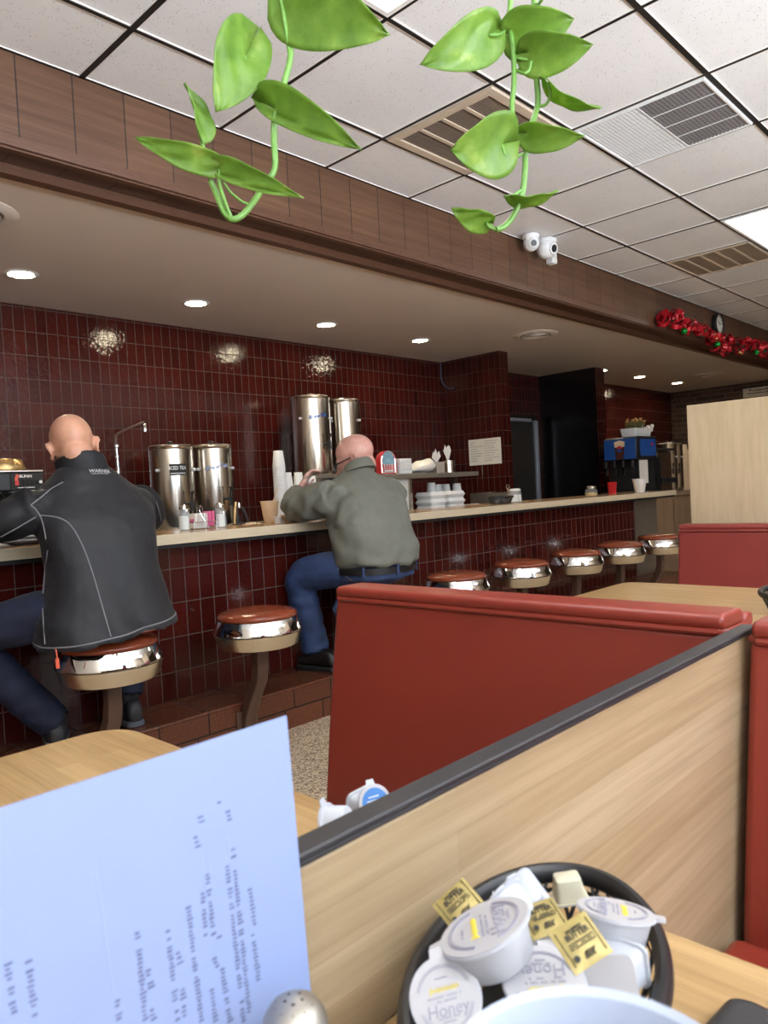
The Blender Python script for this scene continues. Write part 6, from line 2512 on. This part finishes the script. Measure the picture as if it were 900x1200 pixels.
for pts in ([(0.9005, 0.5758, 1.7182), (0.8866, 0.5826, 1.7041), (0.8717, 0.5907, 1.7007)], [(0.9006, 0.5741, 1.6756), (0.9101, 0.5639, 1.6713), (0.9167, 0.5571, 1.6720), (0.9105, 0.5567, 1.6811)], [(0.9300, 0.5552, 1.6093), (0.9339, 0.5439, 1.6097), (0.9343, 0.5368, 1.6210), (0.9335, 0.5382, 1.6364)], [(0.9027, 0.5710, 1.6565), (0.9018, 0.5571, 1.6457), (0.9069, 0.5520, 1.6500), (0.9092, 0.5501, 1.6615)],
            [(0.9156, 0.5676, 1.5459), (0.8950, 0.5741, 1.5364), (0.8776, 0.5778, 1.5351), (0.8666, 0.5752, 1.5447)], [(0.9301, 0.5552, 1.6105), (0.9151, 0.5553, 1.5869), (0.8995, 0.5562, 1.5638)], [(0.8629, 0.5890, 1.4342), (0.8567, 0.5956, 1.4382), (0.8546, 0.5981, 1.4443)], [(0.9006, 0.5665, 1.4910), (0.8903, 0.5697, 1.4848), (0.8817, 0.5713, 1.4785)], [(0.9349, 0.5559, 1.7523), (0.9308, 0.5455, 1.7466), (0.9264, 0.5358, 1.7492)],
            [(0.8984, 0.5713, 1.5527), (0.8831, 0.5731, 1.5604), (0.8721, 0.5706, 1.5699)]):
    stem(t, pts, .0022, 'petiole')
leaf(t, (0.8717, 0.5907, 1.7019), (0.7890, 0.6386, 1.6515), .036, -8, .2, .1, .25)
leaf(t, (0.9023, 0.5735, 1.7062), (0.9442, 0.5011, 1.7070), .037, 18, .25, .12, .22)
leaf(t, (0.9111, 0.5560, 1.6763), (0.9494, 0.4795, 1.6641), .032, 20, .25, .12, .2)
leaf(t, (0.9335, 0.5382, 1.6364), (0.9450, 0.4804, 1.5737), .018, 62, .3, .15, .2)
leaf(t, (0.8675, 0.5743, 1.5470), (0.8010, 0.6067, 1.5288), .044, -12, .2, .1, .35)
leaf(t, (0.8995, 0.5562, 1.5627), (0.9290, 0.4884, 1.5401), .022, 25, .3, .12, .2)
leaf(t, (0.8809, 0.5721, 1.4786), (0.9056, 0.5171, 1.4676), .018, 62, .35, .12, .2)
leaf(t, (0.8546, 0.5980, 1.4454), (0.8071, 0.6191, 1.4557), .019, -28, .25, .1, .22)

# ------------------------------------------------------------------ light
w = bpy.data.worlds.new('sky')
SC.world = w
w.use_nodes = True
bg = w.node_tree.nodes['Background']
bg.inputs['Color'].default_value = (.62, .78, 1, 1)
bg.inputs['Strength'].default_value = 1.5


def area(name, loc, target, sx, sy, energy, col, spread=180):
    la = bpy.data.lights.new(name, 'AREA')
    la.shape = 'RECTANGLE'
    la.size, la.size_y = sx, sy
    la.energy = energy
    la.color = col
    la.spread = math.radians(spread)
    o = bpy.data.objects.new(name, la)
    COL.objects.link(o)
    o.location = loc
    o.rotation_euler = (V(target) - V(loc)).to_track_quat('-Z', 'Y').to_euler()
    return o


for i, (a, c) in enumerate(WX):
    area('window_daylight', ((a + c) / 2, YF - .01, (WZ0 + WZ1) / 2), ((a + c) / 2, YF + 1, (WZ0 + WZ1) / 2 + .35), c - a - .1, WZ1 - WZ0 - .1, 15, (.66, .82, 1))
    # added fill strips inside the windows, tilted up to stand in for ground bounce
    area('window_uplight_fill', ((a + c) / 2, YF + .03, WZ0 + .45), ((a + c) / 2, YF + 1.03, WZ0 + .45 + 1.73), c - a - .1, .6, 105, (.87, .935, 1), 130)

la = bpy.data.lights.new('sun', 'SUN')
la.energy = 12
la.color = (1, .98, .95)
la.angle = math.radians(.6)
o = bpy.data.objects.new('sun', la)
COL.objects.link(o)
o.rotation_euler = V((.12, .52, -1)).to_track_quat('-Z', 'Y').to_euler()

# ------------------------------------------------------------------ camera
cd = bpy.data.cameras.new('camera')
cd.sensor_fit = 'VERTICAL'
cd.sensor_height = 24
cd.sensor_width = 18
cd.lens = 872.763 / 1200 * 24
cd.clip_start = .02
cd.dof.use_dof = True
cd.dof.focus_distance = 2.6
cd.dof.aperture_fstop = 8.0
cam = bpy.data.objects.new('camera', cd)
COL.objects.link(cam)
yaw, pitch, roll = 0.805089699, -0.0281976846, -0.0531976599
f = V((math.sin(yaw) * math.cos(pitch), math.cos(yaw) * math.cos(pitch), math.sin(pitch)))
r0 = V((math.cos(yaw), -math.sin(yaw), 0))
u0 = r0.cross(f)
r = r0 * math.cos(roll) + u0 * math.sin(roll)
u = -r0 * math.sin(roll) + u0 * math.cos(roll)
cam.matrix_world = basis(r, u, -f, CAM)
SC.camera = cam

SC.view_settings.view_transform = 'Standard'
SC.view_settings.look = 'None'
SC.view_settings.gamma = 1
SC.view_settings.use_curve_mapping = False
SC.view_settings.exposure = 0.36
SC.cycles.use_denoising = True
SC.cycles.max_bounces = 10
SC.cycles.diffuse_bounces = 5
SC.cycles.glossy_bounces = 5
SC.cycles.transmission_bounces = 8
SC.cycles.caustics_reflective = False
SC.cycles.caustics_refractive = False
SC.cycles.sample_clamp_indirect = 12
